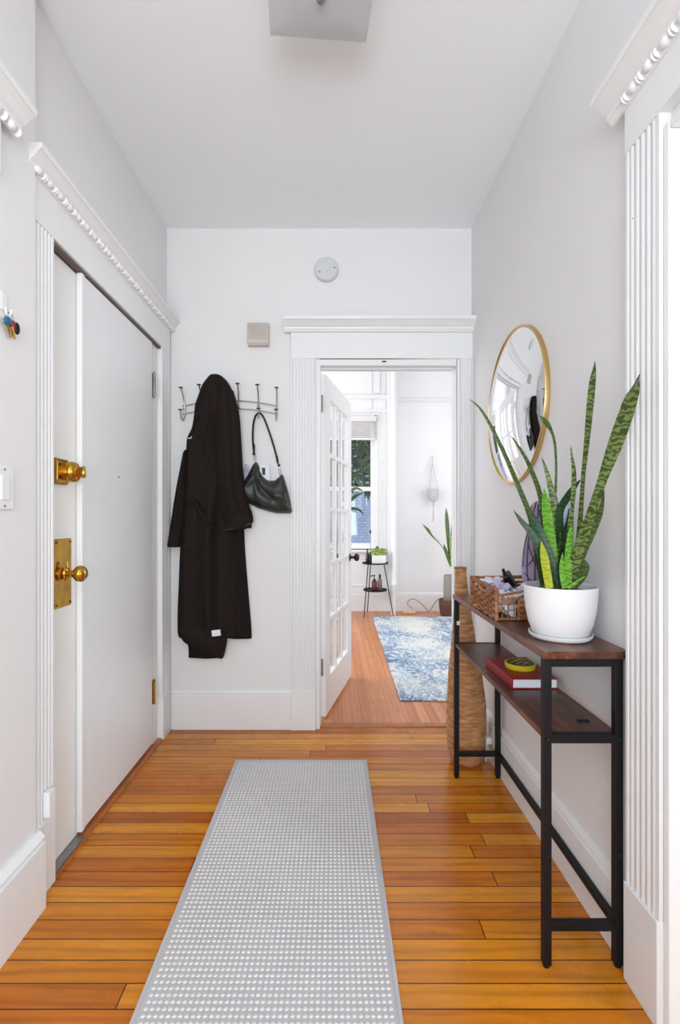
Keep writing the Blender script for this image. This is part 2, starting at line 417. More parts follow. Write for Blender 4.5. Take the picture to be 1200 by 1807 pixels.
# left wall with the entry door opening
ED0, ED1, EDZ = 1.60, 2.616, 2.11
w = MB(); w.box(XL-.18, XL, 1.48, ED0, 0, ZC); w.box(XL-.18, XL, ED1, YB, 0, ZC); w.box(XL-.18, XL, ED0, ED1, EDZ, ZC)
struct(w.build('wall_left', m_wall), 'white left wall around the entry door', 'wall')
struct(B(XL-.18, XN, YREAR, 1.48, 0, ZC).build('wall_left', m_wall), 'nearer white left wall standing slightly proud', 'wall')
w = MB(); w.box(XR, XR+.15, RD1, YB, 0, ZC); w.box(XR, XR+.15, YREAR, RD0, 0, ZC); w.box(XR, XR+.15, RD0, RD1, RDZ, ZC)
struct(w.build('wall_right', m_wall), 'white right wall with the side doorway', 'wall')
w = MB(); w.box(XL-.18, OX0, YB, YBB, 0, ZC); w.box(OX1, XR+.15, YB, YBB, 0, ZC); w.box(OX0, OX1, YB, YBB, OZ, ZC)
struct(w.build('wall_back', m_wall), 'white end wall of the hallway around the inner doorway', 'wall')
# unseen rear of the hall, tall opening added for light
w = MB(); w.box(XL-.18, -.85, YREAR-.1, YREAR, 0, ZC); w.box(.75, XR, YREAR-.1, YREAR, 0, ZC)
w.box(-.85, .75, YREAR-.1, YREAR, 0, .7); w.box(-.85, .75, YREAR-.1, YREAR, 2.7, ZC)
struct(w.build('wall_rear', m_wall), 'white rear wall behind the viewer', 'wall')
# side room
w = MB(); w.box(3.4, 3.5, YREAR, 3, 0, .6); w.box(3.4, 3.5, YREAR, 3, 2.3, ZC); w.box(3.4, 3.5, YREAR, -1.5, .6, 2.3); w.box(3.4, 3.5, -.4, 3, .6, 2.3)
struct(w.build('wall_east', m_wall), 'white window wall of the side room', 'wall')
struct(B(XR+.15, 3.4, 2.70, 2.794, 0, ZC).build('wall_north', m_wall), 'white end wall of the side room', 'wall')
struct(B(XR, 3.4, YREAR-.1, YREAR, 0, ZC).build('wall_south', m_wall), 'white near wall of the side room', 'wall')
# far room walls
FW0, FW1, FZ0, FZ1 = -.14, .56, .80, 2.52      # window opening
w = MB(); w.box(-1.9, FW0, YE, YE+.2, 0, ZE); w.box(FW1, 2.7, YE, YE+.2, 0, ZE); w.box(FW0, FW1, YE, YE+.2, 0, FZ0); w.box(FW0, FW1, YE, YE+.2, FZ1, ZE)
m_wall2 = mat('far_room_wall_paint', srgb(240, 240, 241), .62, var=.012, vs_=3)
struct(w.build('wall_far', m_wall2), 'white end wall of the far room with a window', 'wall')
w = MB(); w.box(-2.0, -1.9, YBB, YE, 0, .8); w.box(-2.0, -1.9, YBB, YE, 2.7, ZE); w.box(-2, -1.9, YBB, 3.3, .8, 2.7); w.box(-2, -1.9, 5.9, YE, .8, 2.7)
struct(w.build('wall_west', m_wall2), 'white window wall of the far room', 'wall')
struct(B(2.7, 2.8, YBB, YE, 0, ZE).build('wall_far_east', m_wall2), 'white side wall of the far room', 'wall')
w = MB(); w.box(-1.9, XL-.18, YB, YBB, 0, ZE); w.box(XR+.15, 2.7, YB+.03, YBB, 0, ZE); w.box(XL-.18, XR+.15, YB, YBB, ZC+.1, ZE)
struct(w.build('wall_near', m_wall2), 'far room side of the wall between hall and room', 'wall')

# baseboards
def bb_prof(h, t): return [(0,0),(t,0),(t,h-.035),(t*.72,h-.032),(t*.72,h-.022),(t*.9,h-.018),(t*.55,h-.006),(t*.3,h),(0,h)]
struct(MB().prism(bb_prof(.222, .02), lambda p,q,a: (a, YB-p, q), XL+.027, -.236).build('baseboard_back', m_trim), 'tall white baseboard under the coat', 'baseboard')
struct(MB().prism(bb_prof(.222, .018), lambda p,q,a: (XR-p, a, q), 1.262, YB-.03).build('baseboard_right', m_trim), 'tall white baseboard behind the console table', 'baseboard')
struct(MB().prism(bb_prof(.235, .026), lambda p,q,a: (XN+p, a, q), YREAR, 1.492).build('baseboard_left', m_trim), 'tall white baseboard of the near left wall', 'baseboard')
struct(MB().prism(bb_prof(.234, .02), lambda p,q,a: (a, YE-p, q), -1.9, 2.7).build('baseboard_far', m_trim), 'white baseboard along the far room end wall', 'baseboard')

# fluted casings, friezes and crowns
def flute_poly(w, t, n=5, edge=.012, dep=.008):
    """(across, out) profile, n reeds"""
    pts = [(0, 0), (0, t)]; pw = (w-2*edge)/n
    pts.append((edge*.8, t))
    for k in range(n):
        a = edge+k*pw
        for j in range(0, 7):
            th = PI*j/6
            pts.append((a+pw*(.5-.5*math.cos(th)*.92), t-dep+dep*math.sin(th)**.7))
    pts += [(w-edge*.8, t), (w, t), (w, 0)]
    return pts
CROWN = [(0, .0), (.006, .0), (.012, .004), (.016, .012), (.020, .014), (.022, .024), (.032, .030), (.045, .042), (.058, .052), (.064, .054), (.066, .062), (.066, .070), (.0, .070)]
def door_trim(name, label, plane, sgn, y0, y1, cw, t, zf, zc, over, ph, both=True, eggs=True, far_over=None, cs=1.0, nfl=5, fd=.010):
    """casing on a wall x = plane, facing sgn; opening between y0+cw .. y1-cw"""
    r = empty(name, (plane, (y0+y1)/2, 0)); struct(r, label, 'door trim')
    X = lambda o: plane+sgn*o
    for k, (a, b) in enumerate(((y0, y0+cw), (y1-cw, y1))):
        if k == 1 and not both: continue
        MB().prism(flute_poly(b-a, t), lambda p,q,z: (X(q), a+p, z), ph, zf).build('fluted_casing', m_trim, r, smooth=True)
        B(*sorted((X(0), X(t+.006))), a-.002, b+.001, 0, ph).build('plinth_block', m_trim, r, bevel=.003)
    B(*sorted((X(0), X(t+.002))), y0-.002, y1+.002, zf, zc).build('frieze_board', m_trim, r, bevel=.002)
    fo = over if far_over is None else far_over
    h = .07
    MB().prism(CROWN, lambda p,q,a: (X(t+p*cs), a, zc-.008+q), y0-over, y1+fo).build('crown_moulding', m_trim, r, bevel=.0008)
    if eggs:
        e = MB(); y = y0+.01
        while y < y1-.005:
            e.ell((X(t+.014), y, zc+.006), .012, .017, .013, 10, 6)
            e.ell((X(t+.013), y+.025, zc+.006), .012, .0045, .014, 8, 6)
            e.ell((X(t+.013), y+.034, zc+.006), .012, .0045, .014, 8, 6)
            y += .058
        e.build('egg_and_dart', m_trim, r, smooth=True)
    return r
door_trim('trim_2', 'white fluted casing and crown around the entry door', XL, 1, 1.482, 2.734, .118, .027, 2.11, 2.25, .03, .23, far_over=.03, cs=.74)
door_trim('trim_3', 'white fluted casing and crown of the right side doorway', XR, -1, -.08, 1.262, .13, .028, 2.133, 2.252, .05, .253)
nk = MB()
for (px_, py_) in ((1117, 386), (1119, 549)): nk.ell(((px_-CX)*1.235/F, 1.235, H-(py_-CY)*1.235/F), .003, .004, .0014, 8, 5)
trim3 = [o for o in bpy.data.objects if o.name == 'trim_3'][0]
nk.build('paint_nick', mat('dark_paint_nick', srgb(110, 106, 104), .8), trim3)
# near left crown fragment (doorway on the near left wall)
r = empty('trim_4', (XN, .6, 2.2)); struct(r, 'white crown over the doorway at the very left edge', 'door trim')
B(XN, XN+.02, .1, 1.30, 2.11, 2.25).build('frieze_board', m_trim, r, bevel=.002)
MB().prism(CROWN, lambda p,q,a: (XN+.02+p, a, 2.25+q), .05, 1.35).build('crown_moulding', m_trim, r)
e = MB(); y = .1
while y < 1.32: e.ell((XN+.034, y, 2.256), .012, .017, .013, 10, 6); e.ell((XN+.033, y+.029, 2.256), .012, .008, .014, 8, 6); y += .058
e.build('egg_and_dart', m_trim, r, smooth=True)
# back doorway
r = empty('trim_5', (.3, YB, 0)); struct(r, 'white fluted casing and crown around the french door opening', 'door trim')
tt = .026
for (a, b) in ((-.236, -.098), (.716, XR)):
    MB().prism(flute_poly(b-a, tt, 7 if a < 0 else 4, .008, .005), lambda p,q,z: (a+p, YB-q, z), .225, 2.09).build('fluted_casing', m_trim, r, smooth=True)
    B(a-.002, b, YB-tt-.006, YB, 0, .225).build('plinth_block', m_trim, r, bevel=.003)
B(-.238, XR, YB-tt-.002, YB, 2.09, 2.235).build('frieze_board', m_trim, r, bevel=.002)
MB().prism(CROWN, lambda p,q,a: (a, YB-tt-p, 2.235+q), -.275, XR).build('crown_moulding', m_trim, r)
m = MB(); m.box(-.098, OX0+.005, YB-.018, YBB+.002, 0, 2.09); m.box(OX1-.005, .716, YB-.018, YBB+.002, 0, 2.09); m.box(OX0+.005, OX1-.005, YB-.018, YBB+.002, OZ-.005, 2.09)
m.box(OX0-.004, OX0+.010, YB+.03, YB+.055, .0, OZ); m.box(OX1-.010, OX1, YB+.03, YB+.055, 0, OZ); m.box(OX0, OX1, YB+.03, YB+.055, OZ-.014, OZ)
m.build('door_jamb', m_trim, r, bevel=.003)
m = MB(); m.ell((P(678, 638, YB-.02)), .014, .004, .004); m.build('latch_strike', m_dark, r, smooth=True)
for z in (1.19-(712-CY)/300, 1.19-(1178-CY)/300):
    m = MB(); m.box(OX0+.005, OX0+.008, YBB-.036, YBB-.001, z-.045, z+.045); m.lathe([(.006, -.05), (.006, .05)], (OX0+.014, YBB+.009, z), seg=12)
    m.build('hinge', m_steel, r, smooth=True)
# right doorway jamb lining
r = empty('trim_6', (XR, RD1, 0)); struct(r, 'bright white jamb lining of the right side doorway', 'door jamb')
m = MB(); m.box(XR-.02, XR+.17, RD1-.02, RD1, 0, RDZ); m.box(XR-.02, XR+.17, RD0, RD0+.02, 0, RDZ); m.box(XR-.019, XR+.169, RD0+.021, RD1-.021, RDZ-.022, RDZ-.001)
m.build('jamb_board', m_trim, r, bevel=.004)
m = MB(); m.box(XR+.03, XR+.075, RD1-.034, RD1-.021, 0, RDZ-.024); m.box(XR+.10, XR+.12, RD1-.045, RD1-.021, 0, RDZ-.024); m.build('door_stop', m_trim, r, bevel=.004)

# ------------------------------------------------------------------ entry door
r = empty('door_1', (-.97, 2.1, 0)); struct(r, 'white entry door with brass locks and a raised sheet panel', 'door')
B(-1.015, -.970, 1.635, 2.540, .018, 2.096).build('door_slab', m_cream, r, bevel=.003)
B(-.969, -.952, 1.812, 2.512, .03, 2.098).build('raised_panel', m_doorp, r, bevel=.003)
m = MB(); m.box(-.969, -.9485, 1.800, 1.822, .03, 2.099); m.build('panel_edge_strip', m_trim, r, bevel=.002)
m = MB(); m.box(-1.10, -.972, ED0, 1.635, 0, EDZ); m.box(-1.10, -.962, 2.545, ED1, 0, EDZ); m.build('door_jamb', m_trim, r, bevel=.002)
m = MB(); m.box(-1.10, -.946, ED0, ED1, 2.1005, EDZ-.0005); m.build('gap_shade_strip', m_gap, r)  # dark strip painted as the shadow gap between door top and head
for zc_ in (1.19+(915-687)/329., 1.19-(1212-915)/329.):
    m = MB(); m.box(-.969, -.956, 2.513, 2.560, zc_-.06, zc_+.06)
    for k in range(5): m.lathe([(.0075, -.0115), (.0075, .0115)], (-.950, 2.530, zc_-.048+k*.024), seg=12)
    m.lathe([(.004, 0), (.006, .004), (.0, .012)], (-.950, 2.530, zc_+.06), seg=10)
    m.build('hinge', m_brass if zc_ < 1 else m_steel, r, smooth=True)
q = P(210, 842, 2.13); B(-.9455, -.9425, q.y, q.y+.006, q.z-.004, q.z+.004)
m = MB(); m.lathe([(.004, 0), (.004, .002)], (-.952, .930*860/(588-210.), 1.19+(915-842)/406.), 'x', 12); m.build('peephole', m_steel, r)
# deadbolt: rim lock body, round rose and thumb turn
yz = lambda px, X=.965: X*F/(CX-px)
dz = 1.19+(915-831)/515.
dl = empty('deadbolt', (-.97, 1.68, dz)); adopt(dl, r)
m = MB(); m.prism([(-.001, -.046), (-.001, .043), (.036, .043), (.050, .030), (.050, -.030), (.036, -.046)], lambda p,q,a: (-.970+p*.45, a, dz+q), 1.640, 1.715); m.build('lock_body', m_brass, dl, bevel=.003)
m = MB(); m.lathe([(.036, 0), (.037, .016), (.033, .026), (.024, .032), (.0, .034)], (-.949, 1.712, dz), 'x', 28); m.build('cylinder_rose', m_brass, dl, smooth=True)
m = MB(); m.obox(Vector((-.908, 1.712, dz)), Vector((1,0,0)), Vector((0,.96,.28)), Vector((0,-.28,.96)), .014, .006, .018); m.ell((-.897, 1.712, dz), .008, .009, .022); m.build('thumb_turn', m_brass, dl, smooth=True)
m = MB()
for s_ in (-1, 1): MB().lathe([(.005, 0), (.005, .003)], (-.948, 1.655, dz+s_*.022), 'x', 10).build('screw', m_dark, dl)
# long escutcheon with oval knob
kz = 1.19+(915-1014)/515.
kl = empty('door_handle', (-.97, 1.72, kz)); adopt(kl, r)
z0, z1 = 1.19-(1078-915)/525., 1.19+(915-952)/525.
B(-.9705, -.966, 1.648, 1.762, z0, z1).build('back_plate', m_brass, kl, bevel=.002)
m = MB(); m.box(-.966, -.9645, 1.652, 1.657, z0+.004, z1-.004)
for k in range(26): m.ell((-.966, 1.650, z0+.008+k*(z1-z0-.016)/25), .003, .003, .0032, 6, 4)
m.build('beaded_edge', m_brass, kl, smooth=True)
kc = (-.966, 1.698, kz)
m = MB(); m.lathe([(.022, 0), (.020, .006), (.011, .010), (.009, .03), (.013, .034), (.012, .04), (.018, .046), (.027, .056), (.029, .066), (.026, .076), (.016, .084), (0, .086)], kc, 'x', 32); m.build('door_knob', m_brass, kl, smooth=True)
m = MB(); m.ell((-.950, 1.698, kz), .008, .020, .026); m.tube([(-.945, 1.698, kz+.02), (-.950, 1.705, kz+.04)], .004)
m.build('thumb_latch', m_brass, kl, smooth=True)
m = MB()
for yy in (1.664, 1.754):
    for zz in (z0+.012, z1-.012): MB().lathe([(.0035, 0), (.0035, .002)], (-.966, yy, zz), 'x', 10).build('screw', m_dark, kl)
r.location.x += .02
# threshold
m = MB(); m.prism([(0, .001), (.002, .009), (.012, .013), (.16, .016), (.16, .001)], lambda p,q,a: (-.914-p, a, q), ED0+.001, ED1-.001); struct(m.build('trim_7', m_sill), 'worn brown wooden threshold of the entry door', 'threshold')
m = MB(); m.box(-.949, -.918, ED0+.001, 1.80, .0145, .0185); struct(m.build('trim_8', m_steel), 'grey metal plate on the near end of the entry threshold', 'threshold')
m = MB(); xx = -.917; m.box(xx+.0005, xx+.022, 1.535, 1.572, .245, .325); struct(m.build('trim_9', m_trim, bevel=.004), 'small painted block low on the entry door casing', 'trim')

# ------------------------------------------------------------------ french door
hx, hy, ang = -.061, 2.885, math.atan2(.183, .78)
dr = empty('door_2', (hx, hy, 0)); struct(dr, 'open white french door with fifteen glass panes and black knob', 'door')
U = Vector((math.sin(ang), math.cos(ang), 0)); Vn = Vector((math.cos(ang), -math.sin(ang), 0)); ZZ = Vector((0, 0, 1))
O = Vector((hx, hy, 0))
DW, DZ0, DZ1, TH = .785, .018, 2.045, .018
def dbox(m, u0, u1, z0_, z1_, t0=-TH, t1=TH):
    c = O+U*(u0+u1)/2+Vn*((t0+t1)/2)+ZZ*((z0_+z1_)/2); m.obox(c, U, Vn, ZZ, (u1-u0)/2, (t1-t0)/2, (z1_-z0_)/2); return m
dbox(MB(), 0, .115, DZ0, DZ1).build('hinge_stile', m_trim, dr, bevel=.002)
dbox(MB(), DW-.115, DW, DZ0, DZ1).build('lock_stile', m_trim, dr, bevel=.002)
dbox(MB(), .115, DW-.115, DZ1-.125, DZ1).build('top_rail', m_trim, dr, bevel=.002)
dbox(MB(), .115, DW-.115, DZ0, DZ0+.215).build('bottom_rail', m_trim, dr, bevel=.002)
gu0, gu1, gz0, gz1 = .115, DW-.115, DZ0+.215, DZ1-.125
mt = MB()
for k in (1, 2): u = lerp(gu0, gu1, k/3); dbox(mt, u-.012, u+.012, gz0, gz1, -.014, .014)
for k in (1, 2, 3, 4): z = lerp(gz0, gz1, k/5); dbox(mt, gu0, gu1, z-.013, z+.013, -.0145, .0145)
mt.build('muntin_grid', m_trim, dr, bevel=.003)
for j in range(5):
    for i in range(3):
        a, b = lerp(gu0, gu1, i/3)+.012, lerp(gu0, gu1, (i+1)/3)-.012
        c, d = lerp(gz0, gz1, j/5)+.013, lerp(gz0, gz1, (j+1)/5)-.013
        dbox(MB(), a, b, c, d, -.002, .002).build('glass_pane', m_glass, dr)
for s_ in (1, -1):
    m = MB(); c = O+U*(DW-.055)+ZZ*.905
    path = [c+Vn*s_*x for x in (TH, TH+.004, TH+.006, TH+.03, TH+.034, TH+.045, TH+.058, TH+.068, TH+.070)]
    m.tube(path, [.027, .027, .011, .009, .020, .028, .028, .018, .004], 20); m.build('door_knob', m_dark, dr, smooth=True)

# ------------------------------------------------------------------ far room window and trim
r = empty('window_1', (.21, YE, FZ0)); struct(r, 'sash window of the far room with green leaves outside', 'window')
m = MB(); m.box(FW0, FW0+.02, YE-.0, YE+.18, FZ0, FZ1); m.box(FW1-.02, FW1, YE, YE+.18, FZ0, FZ1); m.box(FW0, FW1, YE, YE+.18, FZ1-.02, FZ1); m.box(FW0, FW1, YE, YE+.2, FZ0-.01, FZ0+.012)
m.build('window_jamb', m_trim, r)
def sash(z0_, z1_, y, br):
    f = MB(); f.box(FW0+.02, FW0+.07, y, y+.035, z0_, z1_); f.box(FW1-.07, FW1-.02, y, y+.035, z0_, z1_)
    f.box(FW0+.07, FW1-.07, y, y+.035, z0_, z0_+br); f.box(FW0+.07, FW1-.07, y, y+.035, z1_-.05, z1_)
    o = f.build('sash', m_trim, r, bevel=.003)
    B(FW0+.07, FW1-.07, y+.015, y+.019, z0_+br, z1_-.05).build('pane', m_glass, o)
sash(1.55, 2.50, YE+.09, .045); sash(.81, 1.60, YE+.045, .06)
m = MB(); m.prism(flute_poly(.16, .022, 6), lambda p,q,z: (.565+p, YE-q, z), FZ0-.03, 2.56); m.prism(flute_poly(.16, .022, 6), lambda p,q,z: (-.30+p, YE-q, z), FZ0-.03, 2.56)
m.box(-.32, .70, YE-.03, YE, 2.56, 2.585); m.build('window_casing', m_trim, r)
B(-.34, .72, YE-.06, YE+.04, .755, .79).build('window_stool', m_trim, r, bevel=.005)
m = MB(); m.box(-.30, .725, YE-.012, YE, .234, .755); m.box(-.25, .66, YE-.02, YE, .32, .34); m.box(-.25, .66, YE-.02, YE, .67, .69); m.build('apron_panel', m_trim, r, bevel=.003)
# blind
r = empty('window_blind', (.21, YE, 2.2), 'raised white slatted blind at the top of the far window', 'blind')
B(-.13, .555, YE-.055, YE-.024, 2.43, 2.50).build('valance', m_blind, r, bevel=.004)
m = MB()
for k in range(9): m.box(-.12, .53, YE-.050, YE-.026, 2.235+k*.021, 2.235+k*.021+.014)
m.build('slat_stack', m_blind, r, bevel=.002)
B(-.12, .53, YE-.054, YE-.024, 2.195, 2.228).build('bottom_rail', m_blind, r, bevel=.004)
m = MB(); m.tube([(.5, YE-.06, 2.2), (.5, YE-.06, 1.0)], .002, 6); m.build('lift_cord', m_blind, r)
# picture rails, corner post
m = MB(); m.prism([(0,0),(.012,0),(.02,.012),(.028,.018),(.028,.034),(.018,.045),(0,.05)], lambda p,q,a: (a, YE-p, 2.69+q), .80, 2.7); struct(m.build('trim_10', m_trim), 'white picture rail on the far wall, right of the corner post', 'picture rail')
m = MB(); m.prism([(0,0),(.02,0),(.03,.015),(.045,.022),(.045,.045),(.03,.06),(0,.065)], lambda p,q,a: (a, YE-p, 2.72+q), -1.9, .70); struct(m.build('trim_11', m_trim), 'white picture rail above the far window', 'picture rail')
m = MB(); m.lathe([(.030, 0), (.030, .36), (.038, .37), (.038, .385), (.030, .395), (.028, ZE-.02)], (.745, 6.03, 0), seg=20); m.box(.69, .80, 6.05, YE-.022, .24, ZE); struct(m.build('trim_12', m_trim, smooth=True), 'white rounded corner post beside the far window', 'post')
m = MB(); m.box(.48, .50, YE-.012, YE, 2.8, ZE); m.box(.53, .60, YE-.02, YE, 2.8, ZE); m.box(.46, .50, YE-.01, YE, 2.6, 2.72); struct(m.build('trim_13', m_trim, bevel=.004), 'white vertical moulding above the far window', 'trim')

# ------------------------------------------------------------------ outside the far window
m = MB(); m.box(-1.5, 3.5, 9.2, 9.4, -1, 3.2); tag(m.build('neighbour_building', m_siding), 'pale blue neighbouring building seen through the lower window pane', 'building')
def blade(m, base, tip, w, droop, seg=8, up=Vector((0,0,1)), thick=.0012):
    base, tip = Vector(base), Vector(tip); dvec = tip-base; side = dvec.cross(Vector((0,-1,.2))).normalized()
    vs_ = []
    for i in range(seg+1):
        t = i/seg; c = base+dvec*t+up*droop*math.sin(PI*t); ww = w*math.sin(PI*min(1, .12+t*.88))**.8*.5 if t < 1 else .0004
        nn = Vector((0, -1, .2)).normalized()
        vs_ += [c-side*ww, c+nn*thick, c+side*ww, c-nn*thick]
    fs = []
    for i in range(seg):
        for k in range(4): a = i*4+k; b = i*4+(k+1)%4; fs.append((a, b, b+4, a+4))
    fs += [(0, 1, 2, 3)[::-1], tuple(seg*4+k for k in range(4))]
    m.add(vs_, fs)
t = empty('leafy_tree', (.3, 7.3, 0), 'dense green leaves filling the upper pane of the far window', 'tree')
m = MB(); m.tube([(.9, 7.7, -1), (.8, 7.65, 1.6), (.4, 7.6, 2.5), (.0, 7.55, 2.9)], [.07, .06, .04, .02]); m.build('trunk', m_terrac, t, smooth=True)
m = MB(); m2 = MB()
for k in range(1500):
    bx, bz = random.uniform(-.6, 1.3), random.uniform(1.66, 3.1); a = random.uniform(-2.6, .4)
    L_ = random.uniform(.16, .34); yy = random.uniform(7.0, 7.9)
    blade(m if k % 2 else m2, (bx, yy, bz), (bx+L_*math.cos(a), yy-.05, bz+L_*math.sin(a)*.7), random.uniform(.03, .06), .05, 6)
m.build('foliage', m_leafd, t, smooth=True); m2.build('pale_foliage', m_leafm, t, smooth=True)

# ------------------------------------------------------------------ floor coverings
t = empty('runner_rug', (-.15, 1.5, 0), 'long grey runner rug with rows of small raised white nubs', 'rug')
rx0, rx1, ry0, ry1 = -.478, .165, .55, 2.39
m = MB(); m.box(rx0, rx1, ry0, ry1, .0005, .006); m.build('woven_field', m_runner, t, bevel=.002)
m = MB(); e_ = .006
m.box(rx0, rx0+.010, ry0, ry1, .0055, .0082); m.box(rx1-.010, rx1, ry0, ry1, .0055, .0082); m.box(rx0+.010, rx1-.010, ry1-.010, ry1, .0055, .0080)
m.build('edge_binding', mat('grey_binding', srgb(196, 192, 194), .9), t, bevel=.001)
m = MB(); nx = 41; px_ = (rx1-rx0-.036)/nx; ny = int((ry1-ry0-.03)/.0172)
for j in range(ny):
    for i in range(nx):
        cx_, cy_ = rx0+.018+(i+.5)*px_, ry1-.018-(j+.5)*.0172
        a, b = .0060, .0050; ct = .0082
        jx = random.uniform(-.0005, .0005)
        vs_ = []
        for q_, hz in ((1, .0059), (.62, ct)):
            for k in range(6):
                th = 2*PI*k/6; vs_.append((cx_+jx+a*q_*math.cos(th)+.12*b*q_*math.sin(th), cy_+b*q_*math.sin(th), hz))
        fs = [(k, (k+1)%6, 6+(k+1)%6, 6+k) for k in range(6)]+[tuple(range(6, 12))]
        m.add(vs_, fs)
o = m.build('nub_pattern', m_dot, t, smooth=False); o['kind'] = 'stuff'
m = MB(); m.add([(.435, 3.17, .001), (1.75, 3.14, .001), (1.78, 5.86, .001), (.472, 5.88, .001), (.435, 3.17, .011), (1.75, 3.14, .011), (1.78, 5.86, .011), (.472, 5.88, .011)],
                [(0,3,2,1),(4,5,6,7),(0,1,5,4),(1,2,6,5),(2,3,7,6),(3,0,4,7)])
tag(m.build('area_rug', m_rug, bevel=.003), 'distressed blue and cream rug on the far room floor', 'rug')

# ------------------------------------------------------------------ console table
CX0, CX1, CY0, CY1, CZT = .554, .766, 1.286, 2.250, .84
t = empty('console_table', (.66, 1.77, 0), 'narrow black metal console table with two rustic brown shelves', 'table')
B(CX0-.002, .782, CY0-.006, CY1+.004, CZT-.020, CZT).build('table_top', m_walnut, t, bevel=.002)
LG = .021
for (x, y) in ((CX0+.002, CY0), (CX1-LG, CY0), (CX0+.002, CY1-LG), (CX1-LG, CY1-LG)):
    m = MB(); m.box(x, x+LG, y, y+LG, .008, CZT-.0205); lg = m.build('leg', m_black, t, bevel=.0015)
    m = MB(); m.lathe([(.008, 0), (.009, .002), (.009, .009)], (x+LG/2, y+LG/2, 0), seg=14); m.build('foot', m_black, lg, smooth=True)
    if y > 2: continue
    for zz in (.606, .300): MB().lathe([(.0005, -.004), (.004, -.003), (.005, 0), (.005, .003)], (x+LG/2, y-.0, zz), 'y', 10).build('bolt', m_dark, lg)
ZS = .618
B(CX0+.006, CX1-.004, CY0+.010, CY1-.010, ZS-.016, ZS).build('lower_shelf', m_walnut, t, bevel=.002)
for (y) in (CY0+.001, CY1-LG+.001):
    B(CX0+LG, CX1-LG, y, y+LG-.002, CZT-.042, CZT-.0205).build('top_rail', m_black, t, bevel=.001)
    B(CX0+LG, CX1-LG, y-.0005, y+LG-.002, ZS-.022, ZS+.001).build('shelf_rail', m_black, t, bevel=.001)
    B(CX0+LG, CX1-LG, y, y+LG-.002, .099, .120).build('bottom_rail', m_black, t, bevel=.001)
B(CX1-LG+.002, CX1-.002, CY0+LG, CY1-LG, .099, .120).build('back_rail', m_black, t, bevel=.001)
m = MB(); m.box(CX0+.0005, CX0+.002, CY1-LG-.0, CY1-LG+.002, .66, .68)
q = P(806, 1096, CY1-LG-.001); m = MB(); m.box(q.x, q.x+.014, CY1-LG-.004, CY1-LG, q.z-.018, q.z); m.box(q.x+.003, q.x+.010, CY1-LG-.006, CY1-LG-.004, q.z-.013, q.z-.004); m.build('price_clip', m_white, t)
q = P(1027, 1274, 1.40); m = MB(); m.box(.690, .722, 1.372, 1.380, ZS, ZS+.004); m.build('screw_slot', m_black, t)

# pot with snake plant
pc = Vector((.668, 1.435, CZT))
t = empty('potted_snake_plant', pc, 'snake plant in a round white pot with saucer on the console', 'plant')
m = MB(); m.lathe([(.060, .0), (.080, .002), (.086, .008), (.088, .016), (.085, .0165), (.080, .009), (.058, .007)], pc, seg=48); m.build('saucer', m_ceramic, t, smooth=True)
m = MB(); m.lathe([(.055, .009), (.070, .010), (.077, .016), (.088, .045), (.096, .085), (.100, .125), (.1015, .153), (.1000, .1545), (.0975, .153), (.096, .125), (.094, .110)], pc, seg=56); m.build('pot', m_ceramic, t, smooth=True)
m = MB(); m.lathe([(.0935, .128), (.0935, .136), (.04, .139), (0.001, .140)], pc, seg=32); m.build('soil', m_soil, t, smooth=True)
def leaf(pts, d0, d1, mt_, twist=0, thick=.0022, cup=.25, seg=22, dm=None):
    """pts: (px, py, width px) from base to tip; depth runs d0..d1"""
    R = smooth_rows([list(p) for p in pts], seg); m = MB(); vs_ = []; C = []
    for i, (x, y, w_) in enumerate(R):
        s_ = i/seg; d = lerp(d0, d1, s_**1.3)
        C.append((P(x, y, d), max(.0006, w_*d/F)))
    for i, (c, w_) in enumerate(C):
        tg = (C[min(i+1, seg)][0]-C[max(i-1, 0)][0]).normalized()
        a = twist*i/seg
        nn = Vector((math.sin(a), -math.cos(a), 0)); side = tg.cross(nn).normalized(); nn = side.cross(tg).normalized()
        if nn.y > 0: nn = -nn
        hw = w_/2/max(.35, math.cos(a)); th = thick*min(1, w_/.008)
        for k, (u, dn) in enumerate(((-1, cup), (-.5, cup*.35), (0, 0), (.5, cup*.35), (1, cup))):
            vs_.append(c+side*hw*u+nn*(dn*hw+ (th if 0 < k < 4 else .0002)))
        for k, (u, dn) in enumerate(((1, cup), (.5, cup*.35), (0, 0), (-.5, cup*.35), (-1, cup))):
            vs_.append(c+side*hw*u+nn*(dn*hw-(th if 0 < k < 4 else .0002)))
    fs = []
    for i in range(seg):
        for k in range(10): a = i*10+k; b = i*10+(k+1)%10; fs.append((a, b, b+10, a+10))
    fs += [tuple(range(10))[::-1], tuple(seg*10+k for k in range(10))]
    m.add(vs_, fs); return m.build('leaf', mt_, t, smooth=True)
